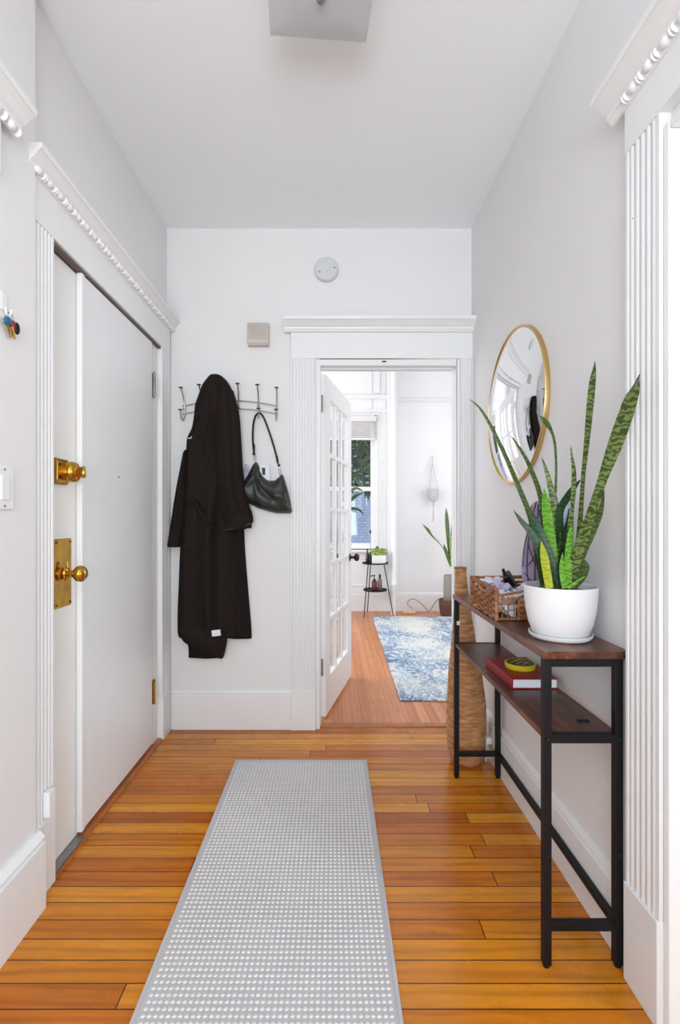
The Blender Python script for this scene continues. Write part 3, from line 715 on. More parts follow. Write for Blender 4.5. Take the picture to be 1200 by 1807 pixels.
LV = [
 ([(960,1034,15),(948,975,13),(938,920,11),(915,860,9),(880,780,7),(850,725,4.5),(829,705,1)], 1.44, 1.50, m_s1, .2),
 ([(968,1034,12),(964,960,11),(954,880,10),(934,823,8),(914,787,5),(899,767,1)], 1.47, 1.52, m_s1, .3),
 ([(985,1034,12),(984,985,13),(979,900,15),(969,850,9),(962,825,5),(956,807,1)], 1.46, 1.49, m_s2, -.3),
 ([(978,1034,18),(973,980,20),(967,928,19),(963,895,17),(961,876,9),(960,862,1)], 1.41, 1.41, m_s3, .1),
 ([(988,1030,8),(984,940,6),(980,886,5),(981,829,4.5),(979,787,5),(973,762,6),(963,746,10),(952,733,1)], 1.48, 1.47, m_s1, .2),
 ([(1004,1034,14),(1003,990,16),(1004,957,14),(1008,905,8),(1012,860,9),(1012,830,8),(1009,808,5),(1007,787,1)], 1.40, 1.40, m_s2, .1),
 ([(1014,1034,14),(1020,960,11),(1026,880,8),(1029,835,8),(1034,787,10),(1039,730,13),(1044,678,13),(1048,652,7),(1050,637,.5)], 1.43, 1.36, m_s2, .2),
 ([(1007,1036,16),(1014,991,19),(1029,943,20),(1044,900,17),(1061,849,17),(1081,792,26),(1100,738,28),(1115,692,24),(1124,671,11),(1130,659,.5)], 1.39, 1.10, m_s2, .0),
 ([(1012,1034,12),(1024,985,14),(1042,938,18),(1057,905,13),(1063,880,7),(1065,852,1)], 1.42, 1.33, m_s1, .2),
 ([(970,1038,14),(962,1005,15),(950,965,16),(935,938,12),(920,920,8),(906,900,.5)], 1.37, 1.42, m_s4, -.1),
 ([(992,1030,16),(989,960,15),(987,905,14),(1000,878,14),(1014,858,9),(1025,846,.5)], 1.47, 1.44, m_s4, .2),
 ([(984,1038,16),(973,999,22),(956,957,22),(945,925,16),(938,908,9),(934,895,1)], 1.385, 1.42, m_s4, .0),
 ([(1012,1036,10),(1022,1022,16),(1029,1008,18),(1032,998,14),(1026,984,1)], 1.45, 1.46, m_s1, .2),
 ([(969,1038,14),(965,1015,15),(961,990,15),(958,972,11),(955,955,1)], 1.36, 1.37, m_s5, .0),
 ([(996,1038,10),(992,1015,10),(991,995,8),(993,975,1)], 1.36, 1.37, m_s3, .0),
 ([(1003,1037,13),(1001,1005,14),(1003,975,14),(1006,945,10),(1009,925,1)], 1.37, 1.375, m_s3, .0),
 ([(1002,1038,7),(1014,1030,6),(1024,1022,4),(1034,1016,.5)], 1.36, 1.34, m_s3, .0),
 ([(990,1038,16),(994,985,16),(998,945,14),(1003,915,8),(1004,897,1)], 1.45, 1.47, m_s4, .1),
]
for a in LV: leaf(a[0], a[1], a[2], a[3], a[4])

# wicker basket on the console
bx0, bx1, by0, by1, bz0, bz1 = .558, .768, 1.665, 1.965, CZT+.002, .953
t = empty('wicker_basket', (.66, 1.81, CZT), 'brown wicker basket filled with face masks on the console', 'basket')
B(bx0+.004, bx1-.004, by0+.004, by1-.004, bz0, bz0+.006).build('basket_bottom', m_wicker, t)
def side_weave(m, a, b, n, rows, z0_, z1_, nrm, r_=.0058, rnd_=.0022):
    a, b, nrm = Vector(a), Vector(b), Vector(nrm)
    for j in range(rows):
        z = lerp(z0_+.006, z1_-.004, j/(rows-1)); pts = []
        for i in range(n*4+1):
            s_ = i/(n*4); p = a.lerp(b, s_)+nrm*(.0045*math.sin(PI*s_*n+(PI if j % 2 else 0))); p.z = z+random.uniform(-rnd_, rnd_); pts.append(p)
        m.tube(pts, r_, 6)
    for i in range(n+1):
        p = a.lerp(b, i/n); m.tube([(p.x, p.y, z0_), (p.x, p.y, z1_)], .004, 6)
m = MB(); side_weave(m, (bx0, by0, 0), (bx0, by1, 0), 9, 8, bz0, bz1-.028, (1,0,0)); m.build('left_side', m_wicker, t, smooth=True)
m = MB(); side_weave(m, (bx1, by0, 0), (bx1, by1, 0), 9, 11, bz0, bz1, (1,0,0)); m.build('right_side', m_wicker, t, smooth=True)
m = MB(); side_weave(m, (bx0, by1, 0), (bx1, by1, 0), 7, 9, bz0, bz1-.015, (0,1,0)); m.build('far_side', m_wicker, t, smooth=True)
m = MB(); side_weave(m, (bx0+.075, by0, 0), (bx1, by0, 0), 4, 7, bz0, bz1-.045, (0,1,0))
for z in (.875, .895, .915): m.tube([(bx0, by0, z), (bx0+.04, by0-.003, z+.002), (bx0+.08, by0, z)], .0016, 6)
for x in (.02, .04, .06): m.tube([(bx0+x, by0, bz0), (bx0+x, by0, .925)], .0016, 6)
m.tube([(bx0, by0, .925), (bx0+.04, by0, .932), (bx0+.08, by0-.004, .94), (bx0+.11, by0, .948), (bx1, by0, .95)], .0045, 8); m.build('near_side', m_wicker, t, smooth=True)
m = MB(); rim = [(bx0, by0, bz1-.006), (bx0, by1, bz1), (bx1, by1, bz1+.002), (bx1, by0, bz1-.004), (bx0, by0, bz1-.006)]
for a, b in zip(rim, rim[1:]):
    if a[1] == by0 and b[1] == by0: continue
    a, b = Vector(a), Vector(b)
    m.tube([a.lerp(b, k/10)+Vector((0, 0, random.uniform(-.002, .002))) for k in range(11)], .007, 8)
for (x, y) in ((bx0, by0), (bx0, by1), (bx1, by0), (bx1, by1)): m.tube([(x, y, bz0), (x, y, bz1-.001)], .0065, 8)
pts = [(bx0+.002, by0+.02, .948), (bx0+.004, by0+.08, .925), (bx0, by0+.15, .922), (bx0+.002, by0+.22, .945), (bx0, by1-.01, .952)]
m.tube([Vector(p) for p in pts], .008, 8)
m.tube([(bx0+.01, by0+.005, .90), (bx0+.05, by0-.004, .91), (bx0+.09, by0, .925), (bx0+.13, by0, .925)], .0045, 8)
m.build('rim', m_wicker, t, smooth=True)
def crumple(name, c, rx, ry, rz, m_, sd, label, cat, group=None):
    m = MB(); m.ell(c, rx, ry, rz, 40, 26); m.v = [tuple(Vector(v)+Vector((1, 1, 1))*0+ (Vector(v)-Vector(c))*(.75*noise.noise(Vector(v)*42+Vector((sd, 0, 0)))+.35*noise.noise(Vector(v)*95+Vector((sd, 3, 0)))-.05)) for v in m.v]
    return tag(m.build(name, m_, smooth=True), label, cat, 'face masks in the wicker basket' if name == 'face_mask' else group)
crumple('face_mask', (.605, 1.715, .893), .040, .036, .040, m_paper, 1, 'crumpled white face mask behind the thin wires at the basket front', 'face mask')
crumple('face_mask', (.615, 1.79, .925), .042, .045, .030, m_lilac, 2, 'lilac face mask in the middle of the wicker basket', 'face mask')
crumple('face_mask', (.62, 1.90, .928), .045, .05, .030, m_paper, 3, 'folded white face mask at the far end of the wicker basket', 'face mask')
crumple('face_mask', (.70, 1.75, .920), .045, .07, .032, m_paper, 5, 'pale face mask beside the white pot in the wicker basket', 'face mask')
crumple('fabric_pouch', (.70, 1.89, .895), .035, .040, .035, m_purpled, 4, 'dark purple pouch at the wall side of the wicker basket', 'pouch')
q = P(898, 1022, 1.86)
m = MB(); ax = Vector((.55, .1, -.8)).normalized(); ay = Vector((.3, .93, .3)).normalized(); az = ax.cross(ay).normalized(); ay = az.cross(ax)
m.obox(q, ax, ay, az, .022, .030, .014); m.tube([q+Vector((-.012, 0, .010)), q+Vector((-.020, 0, .030)), q+Vector((-.022, 0, .040))], .006, 8); m.tube([q, q-Vector((0,0,.05))], .008, 8)
tag(m.build('lint_brush', m_black, bevel=.005), 'black brush head sticking up out of the wicker basket', 'brush')

# winged ornament behind the plant
t = empty('butterfly_ornament', (.70, 1.60, CZT), 'purple butterfly wing shaped ornament with dark veins behind the snake plant', 'ornament')
def plate(poly, d, th, fn=None):
    m = MB(); n = len(poly); m.add([P(x, y, d) for x, y in poly]+[P(x, y, d)+Vector((0, th, 0)) for x, y in poly],
        [tuple(range(n))]+[tuple(range(n, 2*n))[::-1]]+[(i, (i+1)%n, n+(i+1)%n, n+i) for i in range(n)]); return m
def rnd_poly(pts, n=40):
    R = smooth_rows([list(p) for p in pts+[pts[0]]], n); return [tuple(p) for p in R[:-1]]
dO = 1.62
lw = [(948,884),(938,892),(936,915),(930,945),(923,975),(921,1005),(925,1035),(930,1070),(940,1100),(972,1100),(975,1000),(970,930),(960,890)]
rw = [(1016,870),(1004,890),(996,915),(990,950),(984,1000),(984,1100),(1010,1100),(1020,1030),(1022,960),(1025,900),(1022,875)]
plate(rnd_poly(lw), dO, .006).build('left_wing', m_purple, t)
plate(rnd_poly([(x, y) for x, y in rw]), dO-.02, .006).build('right_wing', m_blueob, t)
m = MB()
def vein(pts, d=dO-.001, w_=.0022): 
    R = smooth_rows([list(p) for p in pts], 16); m.tube([P(x, y, d) for x, y in R], w_, 6, flat=.6)
vein([(946,886),(938,920),(932,960),(930,1005),(935,1050)], w_=.003)
vein([(950,890),(948,930),(945,975),(944,1020),(948,1060)], w_=.003)
vein([(938,892),(934,925),(926,960),(923,1000)]); vein([(932,960),(940,985),(947,1000)]); vein([(928,1000),(938,990),(946,975)])
vein([(925,1010),(934,1022),(944,1028)]); vein([(937,930),(943,945),(950,955)]); vein([(952,900),(958,940),(960,980),(962,1040)], w_=.004)
m.build('wing_vein', m_purpled, t, smooth=True)

# book and tin on the lower shelf
t = empty('hardcover_book', (.675, 1.76, ZS), 'thick red hardcover book lying on the lower console shelf', 'book')
def qbox(m, q4, z0_, z1_):
    m.add([(x, y, z0_) for x, y in q4]+[(x, y, z1_) for x, y in q4], [(0,3,2,1),(4,5,6,7),(0,1,5,4),(1,2,6,5),(2,3,7,6),(3,0,4,7)]); return m
Q = [(.600, 1.632), (.752, 1.632), (.748, 1.885), (.592, 1.885)]
qi = [(.603, 1.635), (.750, 1.635), (.746, 1.881), (.596, 1.881)]
qbox(MB(), qi, ZS+.004, ZS+.032).build('page_block', m_paper, t, bevel=.001)
m = MB(); qbox(m, Q, ZS+.001, ZS+.004); qbox(m, Q, ZS+.032, ZS+.036); qbox(m, [(.598, 1.632), (.603, 1.632), (.596, 1.885), (.590, 1.885)], ZS+.001, ZS+.036); m.build('cover', m_red, t, bevel=.001)
tc = Vector((.672, 1.752, ZS+.0365))
t = empty('round_tin', tc, 'round yellow tin with dark striped lid on the red book', 'tin')
m = MB(); m.lathe([(.050, 0), (.0515, .002), (.0515, .013)], tc, seg=40); m.build('tin_body', m_yellow, t, smooth=True)
m = MB(); m.lathe([(.0525, .009), (.053, .010), (.053, .018), (.050, .0195), (.047, .018), (.046, .0185)], tc, seg=40); m.build('lid', m_yellow, t, smooth=True)
m_tintop = mat('dark_olive_lid_print', srgb(70, 62, 36), .35, var=.3, vs_=60)
m = MB(); m.lathe([(.046, .0183), (.046, .0192)], tc, seg=40); m.build('lid_print', m_tintop, t)
m = MB()
for k, (a, b) in enumerate((((-.035, -.006), (.0, .02)), ((-.02, -.022), (.012, .006)), ((.0, -.032), (.03, -.004)), ((-.01, .012), (.018, .036)))):
    m.tube([tc+Vector((a[0], a[1], .0193)), tc+Vector(((a[0]+b[0])/2, (a[1]+b[1])/2+.006, .0196)), tc+Vector((b[0], b[1], .0193))], .0016, 6)
m.build('lid_stripe', m_yellow, t)

# tall woven vase behind the console
vc = Vector((.652, 2.39, 0))
t = empty('woven_floor_vase', vc, 'tall tapering seagrass woven vase standing behind the console', 'vase')
key = [(0, .062), (.02, .078), (.06, .088), (.15, .093), (.28, .092), (.42, .080), (.55, .062), (.68, .046), (.80, .034), (.90, .027), (.945, .026)]
prof = []
n = 420
for i in range(n+1):
    z = .945*i/n; k = interp([list(a) for a in key], z)[1]
    prof.append((k+.0022*abs(math.sin(PI*z/.0095)), z))
prof += [(.020, .945), (.019, .90)]
m = MB(); m.lathe(prof, vc, seg=40, cen=lambda z: (-.028*max(0, z-.3)/.65, 0)); m.build('woven_body', m_seagrass, t, smooth=True)
m = MB(); m.tube([vc+Vector((-.028+.026*math.cos(a), .026*math.sin(a), .947)) for a in [2*PI*k/24 for k in range(25)]], .005, 8); m.build('rolled_rim', m_wicker, t, smooth=True)

# outlet low on the right wall with plug
q = P(882, 1300, XR*F/(888-CX))
t = empty('wall_outlet', (XR-.02, 2.34, .13), 'white wall outlet on the baseboard behind the console', 'outlet')
B(XR-.026, XR-.0185, 2.30, 2.37, .10, .205).build('outlet_plate', m_white, t, bevel=.003)
for z in (.13, .175): MB().lathe([(.014, 0), (.013, .003)], (XR-.029, 2.335, z), 'x', 18).build('socket', m_detgrey, t)
m = MB(); m.box(XR-.055, XR-.0295, 2.322, 2.348, .115, .145); m.tube([(XR-.05, 2.335, .118), (XR-.052, 2.335, .06), (XR-.045, 2.36, .012), (XR-.04, 2.45, .006), (XR-.035, 2.60, .006)], .0035)
m.build('plug', m_white, t, smooth=True)

# ------------------------------------------------------------------ convex mirror
mc = Vector((XR, 2.085, 1.668)); MR = .325
t = empty('round_mirror', mc, 'round convex mirror with thin gold frame on the right wall', 'mirror')
m = MB(); pr = []
sag = .062; Rr = (MR**2+sag**2)/(2*sag)
pr = [(MR-.003, -.006)]+[(MR*math.cos(PI/2*k/24)-.003*math.cos(PI/2*k/24), -.014-(math.sqrt(Rr**2-(MR*math.cos(PI/2*k/24))**2)-(Rr-sag))) for k in range(24)]
pr.append((.0005, -.014-sag))
m.lathe(pr, mc, 'x', 96); m.build('mirror_glass', m_mirror, t, smooth=True)
m = MB(); m.lathe([(MR-.004, -.001), (MR+.001, -.001), (MR+.002, -.018), (MR+.001, -.020), (MR-.0025, -.020), (MR-.004, -.016)], mc, 'x', 96); m.build('gold_frame', m_brass_l, t, smooth=True)

# ------------------------------------------------------------------ things on the back wall
YW = YB
q = P(576, 478, YW)
t = empty('smoke_detector', q, 'round pale grey ceiling box cover high on the back wall', 'wall cover')
m = MB(); m.lathe([(.064, -.001), (.067, -.004), (.067, -.022), (.060, -.030), (.040, -.033), (.0005, -.034)], q, 'y', 48); m.build('cover', m_detgrey, t, smooth=True)
for (x, y) in ((564, 479), (590, 472), (578, 478)):
    s_ = P(x, y, YW-.033); m = MB(); m.lathe([(.005 if x != 578 else .002, -.002), (.005 if x != 578 else .002, .003)], s_, 'y', 12); m.build('screw', m_steel, t)
q = P(457, 593, YW)
t = empty('door_chime', q, 'square beige slotted door chime on the back wall', 'door chime')
m = MB(); m.box(q.x-.060, q.x+.060, YW-.040, YW-.001, q.z-.064, q.z+.064); m.build('housing', m_beige, t, bevel=.006)
m = MB()
for k in range(14): z = q.z-.028+k*.0062; m.box(q.x-.050, q.x+.050, YW-.043, YW-.040, z, z+.0032)
m.build('louvre', m_beige, t)
m = MB(); m.box(q.x-.054, q.x+.054, YW-.046, YW-.040, q.z-.056, q.z-.038); m.build('lower_lip', m_beige, t, bevel=.003)

# coat rack
dR = YW-.02
t = empty('coat_rack', P(405, 725, YW), 'curved nickel wire coat rack with six double hooks', 'coat rack')
m = MB()
for k in (0, 1):
    pts = []
    for i in range(25):
        s_ = i/24; x = lerp(322, 490, s_); y = (717+14*k)-(10*(1-(2*s_-1)**2)); pts.append(P(x, y, dR))
    m.tube(pts, .0032, 8)
m.build('wire_rail', m_nickel, t, smooth=True)
hooks = [(319, 684, 326, 722, 318, 723), (351, 679, 356, 718, 352, 721), (385, 676, 388, 716, 385, 720), (419, 677, 421, 716, 420, 720), (454, 679, 456, 718, 456, 721), (488, 684, 488, 722, 487, 723)]
for (tx, ty, mx, my, lx, ly) in hooks:
    a, b, c = P(tx, ty, YW-.075), P(mx, my, YW-.024), P(lx, ly, YW-.065)
    m = MB(); m.tube([a, a.lerp(b, .35)+Vector((0, .016, 0)), a.lerp(b, .75)+Vector((0, .010, 0)), b, P(mx, my+12, YW-.024), P(lerp(mx, lx, .4), my+20, YW-.035), P(lerp(mx, lx, .8), my+16, YW-.052), c], .0036, 8)
    h = m.build('double_hook', m_nickel, t, smooth=True)
    for p in (a, c): MB().lathe([(.0115, -.002), (.0115, .002), (.006, .0035), (.0005, .004)], p, seg=16).build('hook_cap', m_dark, h, smooth=True)
    m = MB(); m.lathe([(.009, -.0), (.008, -.010), (.004, -.016)], P(mx, my, YW-.003), 'y', 14); m.build('wall_mount', m_nickel, h, smooth=True)

# coat
t = empty('long_coat', P(380, 1160, YW), 'long black brown wool coat with hood and belt on the rack', 'coat')
cd = YW-.012
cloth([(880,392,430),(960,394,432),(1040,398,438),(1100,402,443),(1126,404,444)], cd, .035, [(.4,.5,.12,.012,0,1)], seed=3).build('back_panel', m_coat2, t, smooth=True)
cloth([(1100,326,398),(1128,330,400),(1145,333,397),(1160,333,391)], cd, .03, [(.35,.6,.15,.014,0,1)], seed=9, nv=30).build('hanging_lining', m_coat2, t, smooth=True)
cloth([(667,376,394),(674,368,400),(690,357,410),(720,346,419),(755,340,422),(775,331,424),(800,329,425),(850,326,425),(890,325,420),(930,321,418),(980,318,419),(1030,316,421),(1080,314,423),(1112,314,424),(1124,316,420)], cd-.012, .072,
      [(.10,.15,.05,.018,.25,1),(.36,.28,.045,-.018,.05,.48),(.50,.42,.05,.018,.05,.5),(.74,.62,.04,-.02,.05,1),(.30,.42,.05,-.016,.55,1),(.55,.55,.06,.018,.5,1),(.86,.86,.05,.016,.5,1)], seed=1, nv=110, nu=44).build('coat_body', m_coat, t, smooth=True)
cloth([(1085,0,0)] and [(322,1096,1122),(330,1096,1134),(345,1096,1141),(362,1096,1150),(380,1096,1157),(392,1096,1162),(397,1096,1150),(402,1096,1122)], cd-.035, .055, [(.5,.5,.2,.01,0,1)], orient='cols', seed=12, nv=24).build('hem_flap', m_coat, t, smooth=True)
cloth([(795,328,336),(830,320,338),(870,312,336),(920,304,330),(955,299,324),(965,298,321)], cd, .06, [(.5,.4,.2,.014,0,1)], seed=4).build('sleeve', m_coat, t, smooth=True)
cloth([(690,385,412),(730,378,422),(780,378,426),(830,382,429),(870,387,434),(895,391,441),(905,393,444),(932,397,444)], cd-.055, .055,
      [(.3,.35,.08,.016,0,1),(.7,.6,.06,-.012,0,1)], seed=5).build('sleeve', m_coat, t, smooth=True)
cloth([(667,376,394),(672,368,400),(685,358,408),(700,352,413),(720,345,418),(750,341,420),(778,332,414),(795,334,400)], cd-.032, .085, [(.45,.3,.10,.016,.1,1),(.65,.75,.05,-.018,.2,1)], seed=6, nv=50, fade=.45).build('hood', m_coat, t, smooth=True)
cloth([(902,391,444),(910,391,446),(922,396,446),(934,398,434)], cd-.062, .054, [], seed=7, nv=16).build('cuff', m_coat, t, smooth=True)
m = MB(); bp = [P(334, 878, cd-.075), P(345, 884, cd-.10), P(358, 905, cd-.102), P(372, 925, cd-.100), P(388, 940, cd-.085)]
m.tube(bp, [.012, .018, .020, .020, .016], 12, flat=.3); m.ell(bp[0], .018, .012, .016); m.build('belt', m_coat, t, smooth=True)
m = MB(); q = P(381.5, 1117, cd-.108); m.obox(q, Vector((1,0,.12)).normalized(), Vector((0,1,0)), Vector((-.12,0,1)).normalized(), .024, .002, .0165); m.v = m.v
m.build('care_label', m_paper, t)
m = MB(); q = P(335, 773, cd-.085); m.box(q.x-.008, q.x+.012, q.y-.006, q.y+.02, q.z-.004, q.z+.001); m.box(q.x+.008, q.x+.012, q.y-.006, q.y+.02, q.z-.004, q.z+.008); m.build('size_tag', m_paper, t)
m = MB(); m.tube([P(398, 935, cd-.10), P(420, 932, cd-.115), P(444, 923, cd-.10)], .0015, 6); m.build('cuff_stitching', m_steel, t)

# handbag
t = empty('shoulder_bag', P(472, 905, YW), 'dark green black leather shoulder bag on the coat rack', 'handbag')
cols = [(427,862,872),(431,852,884),(440,835,889),(450,816,894),(456,820,897),(462,836,899),(472,846,902),(484,848,905),(492,842,906),(499,838,906),(506,858,906),(512,882,906),(516,900,904)]
cloth(cols, YW-.008, .062, [(.2,.75,.12,-.016,.28,.62),(.2,.7,.10,.012,.5,.85),(.3,.6,.1,.012,.1,.4)], orient='cols', nu=30, nv=64, seed=11).build('bag_body', m_leather, t, smooth=True)
sp_ = [(450,815,.03),(448,797,.03),(446,775,.03),(447,750,.035),(451,734,.045),(457,729,.052),(463,733,.05),(470,748,.04),(479,774,.03),(486,798,.03),(491,820,.03),(494,838,.03)]
R = smooth_rows([list(a) for a in sp_], 60)
m = MB(); m.tube([P(x, y, YW-d_) for x, y, d_ in R if True][4:-8], .0075, 10, flat=.7); m.build('shoulder_strap', m_strap, t, smooth=True)
for (x, y, dx) in ((448, 791, 0), (488, 811, .3)):
    m = MB(); a = P(x, y-7, YW-.031); b = P(x+dx*8, y+7, YW-.031); m.tube([a, a.lerp(b, .3), b], [.010, .012, .010], 12, flat=.55); m.ell(P(x+dx*14, y+10, YW-.031), .008, .008, .008); m.build('strap_buckle', m_strap, t, smooth=True)
for (x, y) in ((449.5, 808), (494, 832)):
    m = MB(); c = P(x, y, YW-.031); m.tube([c+Vector((.007*math.cos(a), 0, .014*math.sin(a))) for a in [2*PI*k/20 for k in range(21)]], .0018, 6, cap=False); m.build('metal_ring', m_nickel, t, smooth=True)
m = MB(); m.tube([P(494, 836, YW-.045), P(493, 842, YW-.05), P(492, 846, YW-.05)], .0018, 6); m.ell(P(492, 847, YW-.05), .0035, .002, .004); m.build('zip_pull', m_nickel, t, smooth=True)
t = empty('folded_letter', P(468, 845, YW-.03), 'folded white letter with dark print poking out of the handbag', 'paper')
plate([(458, 817), (475, 820), (477, 852), (459, 852)], YW-.028, .003).build('sheet', m_paper, t)
plate([(462, 825), (468, 826), (468, 838), (463, 838)], YW-.0295, .001).build('printed_block', m_dark, t)
t = plate([(432, 818), (440, 822), (440, 848), (430, 850), (428, 836)], YW-.0045, .002).build('blue_slip', m_lilac); tag(t, 'pale bluish paper slip on the wall between coat and handbag', 'paper')

# ------------------------------------------------------------------ left wall bits
t = empty('light_switch', (XN, 1.37, 1.27), 'white rocker light switch plate at the left edge', 'light switch')
zs_ = 1.19+(915-862)/628.
B(XN+.0005, XN+.007, 1.262, 1.372, zs_-.060, zs_+.060).build('switch_plate', m_white, t, bevel=.003)
B(XN+.006, XN+.011, 1.315, 1.350, zs_-.034, zs_+.034).build('rocker', m_white, t, bevel=.003)
for s_ in (-1, 1): MB().lathe([(.004, 0), (.003, .002)], (XN+.007, 1.332, zs_+s_*.050), 'x', 10).build('screw', m_steel, t)
kd = .885*F/(588-18.); kp = lambda px, py, o=0: Vector((XN+.012+o, (-(XN+.012+o))*F/(CX-px), H-(py-CY)*((-(XN+.012+o))/(CX-px))))
t = empty('adhesive_hook', kp(14, 545), 'clear adhesive wall hook holding the keys', 'wall hook')
a = kp(13, 530); m = MB(); m.box(XN+.0005, XN+.004, a.y-.012, a.y+.012, a.z-.028, a.z+.022); m.build('adhesive_pad', m_trim, t, bevel=.002)
m = MB(); b = kp(15, 550); m.tube([(XN+.003, b.y, b.z+.012), (XN+.006, b.y, b.z-.006), (XN+.014, b.y, b.z-.012), (XN+.020, b.y, b.z-.004), (XN+.020, b.y, b.z+.004)], .003, 8); m.build('hook', m_white, t, smooth=True)
t = empty('key_bunch', kp(20, 575), 'bunch of keys with blue cap and dark red fob', 'keys')
c = kp(17, 560); m = MB(); m.tube([c+Vector((.002, .010*math.cos(a), .014*math.sin(a))) for a in [2*PI*k/20 for k in range(21)]], .0012, 6, cap=False); m.build('key_ring', m_steel, t, smooth=True)
c = kp(14, 567, .004); m = MB(); m.lathe([(.006, -.012), (.014, -.009), (.015, .003), (.011, .010), (.003, .012)], c, seg=20, sx=.5); m.build('blue_cap', m_blue, t, smooth=True)
m = MB()
for k, (px, py, px2, py2) in enumerate(((13, 574, 18, 596), (17, 574, 22, 598), (20, 576, 27, 599))):
    a, b = kp(px, py, .002+.003*k), kp(px2, py2, .002+.003*k); m.tube([a, a.lerp(b, .4), b], [.007, .0045, .003], 8, flat=.3)
m.build('key', m_brass_l, t, smooth=True)
a, b = kp(23, 566, .010), kp(26, 580, .010); m = MB(); m.tube([a, a.lerp(b, .5), b], [.005, .009, .007], 12, flat=.5); m.build('red_fob', m_redf, t, smooth=True)
c = kp(30, 580, .012); m = MB(); m.ell(c, .006, .010, .017); m.build('black_fob', m_black, t, smooth=True)
m = MB(); m.tube([kp(12, 572, .006), kp(16, 576, .006), kp(24, 574, .006)], .002, 6); m.build('cord_loop', m_brass_l, t, smooth=True)

# ------------------------------------------------------------------ ceiling light
lc = Vector((-.035, 1.395, ZC)); t = empty('ceiling_light', lc, 'square frosted glass flush ceiling light with steel finial', 'ceiling light')
a_ = math.radians(4.5); Ux = Vector((math.cos(a_), math.sin(a_), 0)); Uy = Vector((-math.sin(a_), math.cos(a_), 0))
m = MB(); nn_ = 16; vs_ = []; fs = []
for k in (0, 1):
    for j in range(nn_+1):
        for i in range(nn_+1):
            u, v = 2*i/nn_-1, 2*j/nn_-1
            z = -.152+.028*(max(abs(u), abs(v))**2.2)+ (.006 if k else 0)
            vs_.append(lc+Ux*u*.152+Uy*v*.152+Vector((0, 0, z)))
w_ = nn_+1; n2 = w_*w_
for j in range(nn_):
    for i in range(nn_): a = j*w_+i; fs += [(a, a+w_, a+w_+1, a+1), (n2+a, n2+a+1, n2+a+w_+1, n2+a+w_)]
for i in range(nn_):
    for (a, b) in ((i, i+1), (nn_*w_+i, nn_*w_+i+1), (i*w_, (i+1)*w_), (i*w_+nn_, (i+1)*w_+nn_)): fs.append((a, b, n2+b, n2+a))
m.add(vs_, fs); m.build('glass_shade', m_frost, t, smooth=True)
m = MB(); m.lathe([(.10, -.001), (.10, -.02), (.06, -.028), (.03, -.03)], lc, seg=32); m.build('ceiling_canopy', m_white, t, smooth=True)
m = MB(); m.lathe([(.004, -.03), (.004, -.153), (.011, -.154), (.013, -.162), (.008, -.170), (.0005, -.172)], lc, seg=20); m.build('finial', m_steel, t, smooth=True)

# ------------------------------------------------------------------ far room things
sc = Vector((.517, 6.0, 0))
t = empty('plant_stand', sc, 'two tier round black plant stand beside the far window', 'side table')
m = MB(); m.lathe([(.15, .632), (.158, .634), (.160, .640), (.160, .650), (.157, .650), (.155, .640)], sc, seg=40); m.build('top_tray', m_black, t, smooth=True)
m = MB(); m.lathe([(.135, .302), (.143, .304), (.145, .310), (.145, .322), (.142, .322), (.140, .310)], sc, seg=40); m.build('lower_tray', m_black, t, smooth=True)
for (x1, y1, x0, y0) in ((.370, 5.86, .425, 5.93), (.435, 6.20, .47, 6.11), (.735, 5.98, .625, 6.0)):
    m = MB(); m.tube([(x1, y1, 0.004), (x0, y0, .634)], .0055, 8); m.build('leg', m_black, t, smooth=True)
# planter
pz = .641
t = empty('square_planter', (.553, 5.97, pz), 'square white planter of variegated leaves on the plant stand', 'plant')
m = MB(); m.box(.472, .640, 5.915, 6.03, pz, pz+.100); m.build('planter_box', m_ceramic, t, bevel=.004)
m = MB()
for k in range(90):
    bx, by = random.uniform(.49, .62), random.uniform(5.93, 6.02); a = random.uniform(-.3, PI+.3); L_ = random.uniform(.05, .12)
    h_ = random.uniform(.02, .09)
    blade(m, (bx, by, pz+.09+random.uniform(0, .04)), (min(.66, max(.46, bx+L_*math.cos(a)*.8)), by-random.uniform(.0, .05), pz+.08+h_*.9+L_*math.sin(a)*.35), .034, .02, 5)
m.build('foliage', m_leafw, t, smooth=True)
m_amber = mat('dark_amber_glass', srgb(48, 30, 22), .15, var=.1)
c = Vector((.425, 6.04, pz)); m = MB(); m.lathe([(.020, 0), (.021, .004), (.021, .10), (.010, .125), (.008, .155), (.010, .156), (.010, .175), (.0005, .176)], c, seg=20); tag(m.build('amber_bottle', m_amber, smooth=True), 'slim dark amber bottle at the left edge of the plant stand', 'bottle')
c = Vector((.455, 5.985, pz))
t = empty('bud_vase', c, 'narrow dark vase with one dried stem on the plant stand', 'vase')
m = MB(); m.lathe([(.016, 0), (.017, .004), (.017, .09), (.009, .11), (.009, .13)], c, seg=20); m.build('vase_body', m_dark, t, smooth=True)
m = MB(); m.tube([c+Vector((0, 0, .10)), c+Vector((.004, 0, .28)), c+Vector((.002, 0, .37))], .002, 6); m.ell(c+Vector((.002, 0, .385)), .010, .008, .022); m.build('dried_stem', m_dark, t, smooth=True)
c = Vector((.552, 6.09, pz)); m = MB(); m.lathe([(.030, 0), (.042, .03), (.052, .09), (.050, .13), (.030, .16), (.014, .175), (.013, .20), (.016, .202)], c, seg=24); tag(m.build('brown_jug', m_terrac, smooth=True), 'round brown jug behind the white square planter', 'jug')
lz = .3115
c = Vector((.505, 5.98, lz)); t = empty('soap_dispenser', c, 'dark red pump bottle on the lower tray of the plant stand', 'pump bottle')
m = MB(); m.lathe([(.030, 0), (.034, .004), (.034, .10), (.024, .118), (.011, .124)], c, seg=24); m.build('bottle_body', m_redsoap, t, smooth=True)
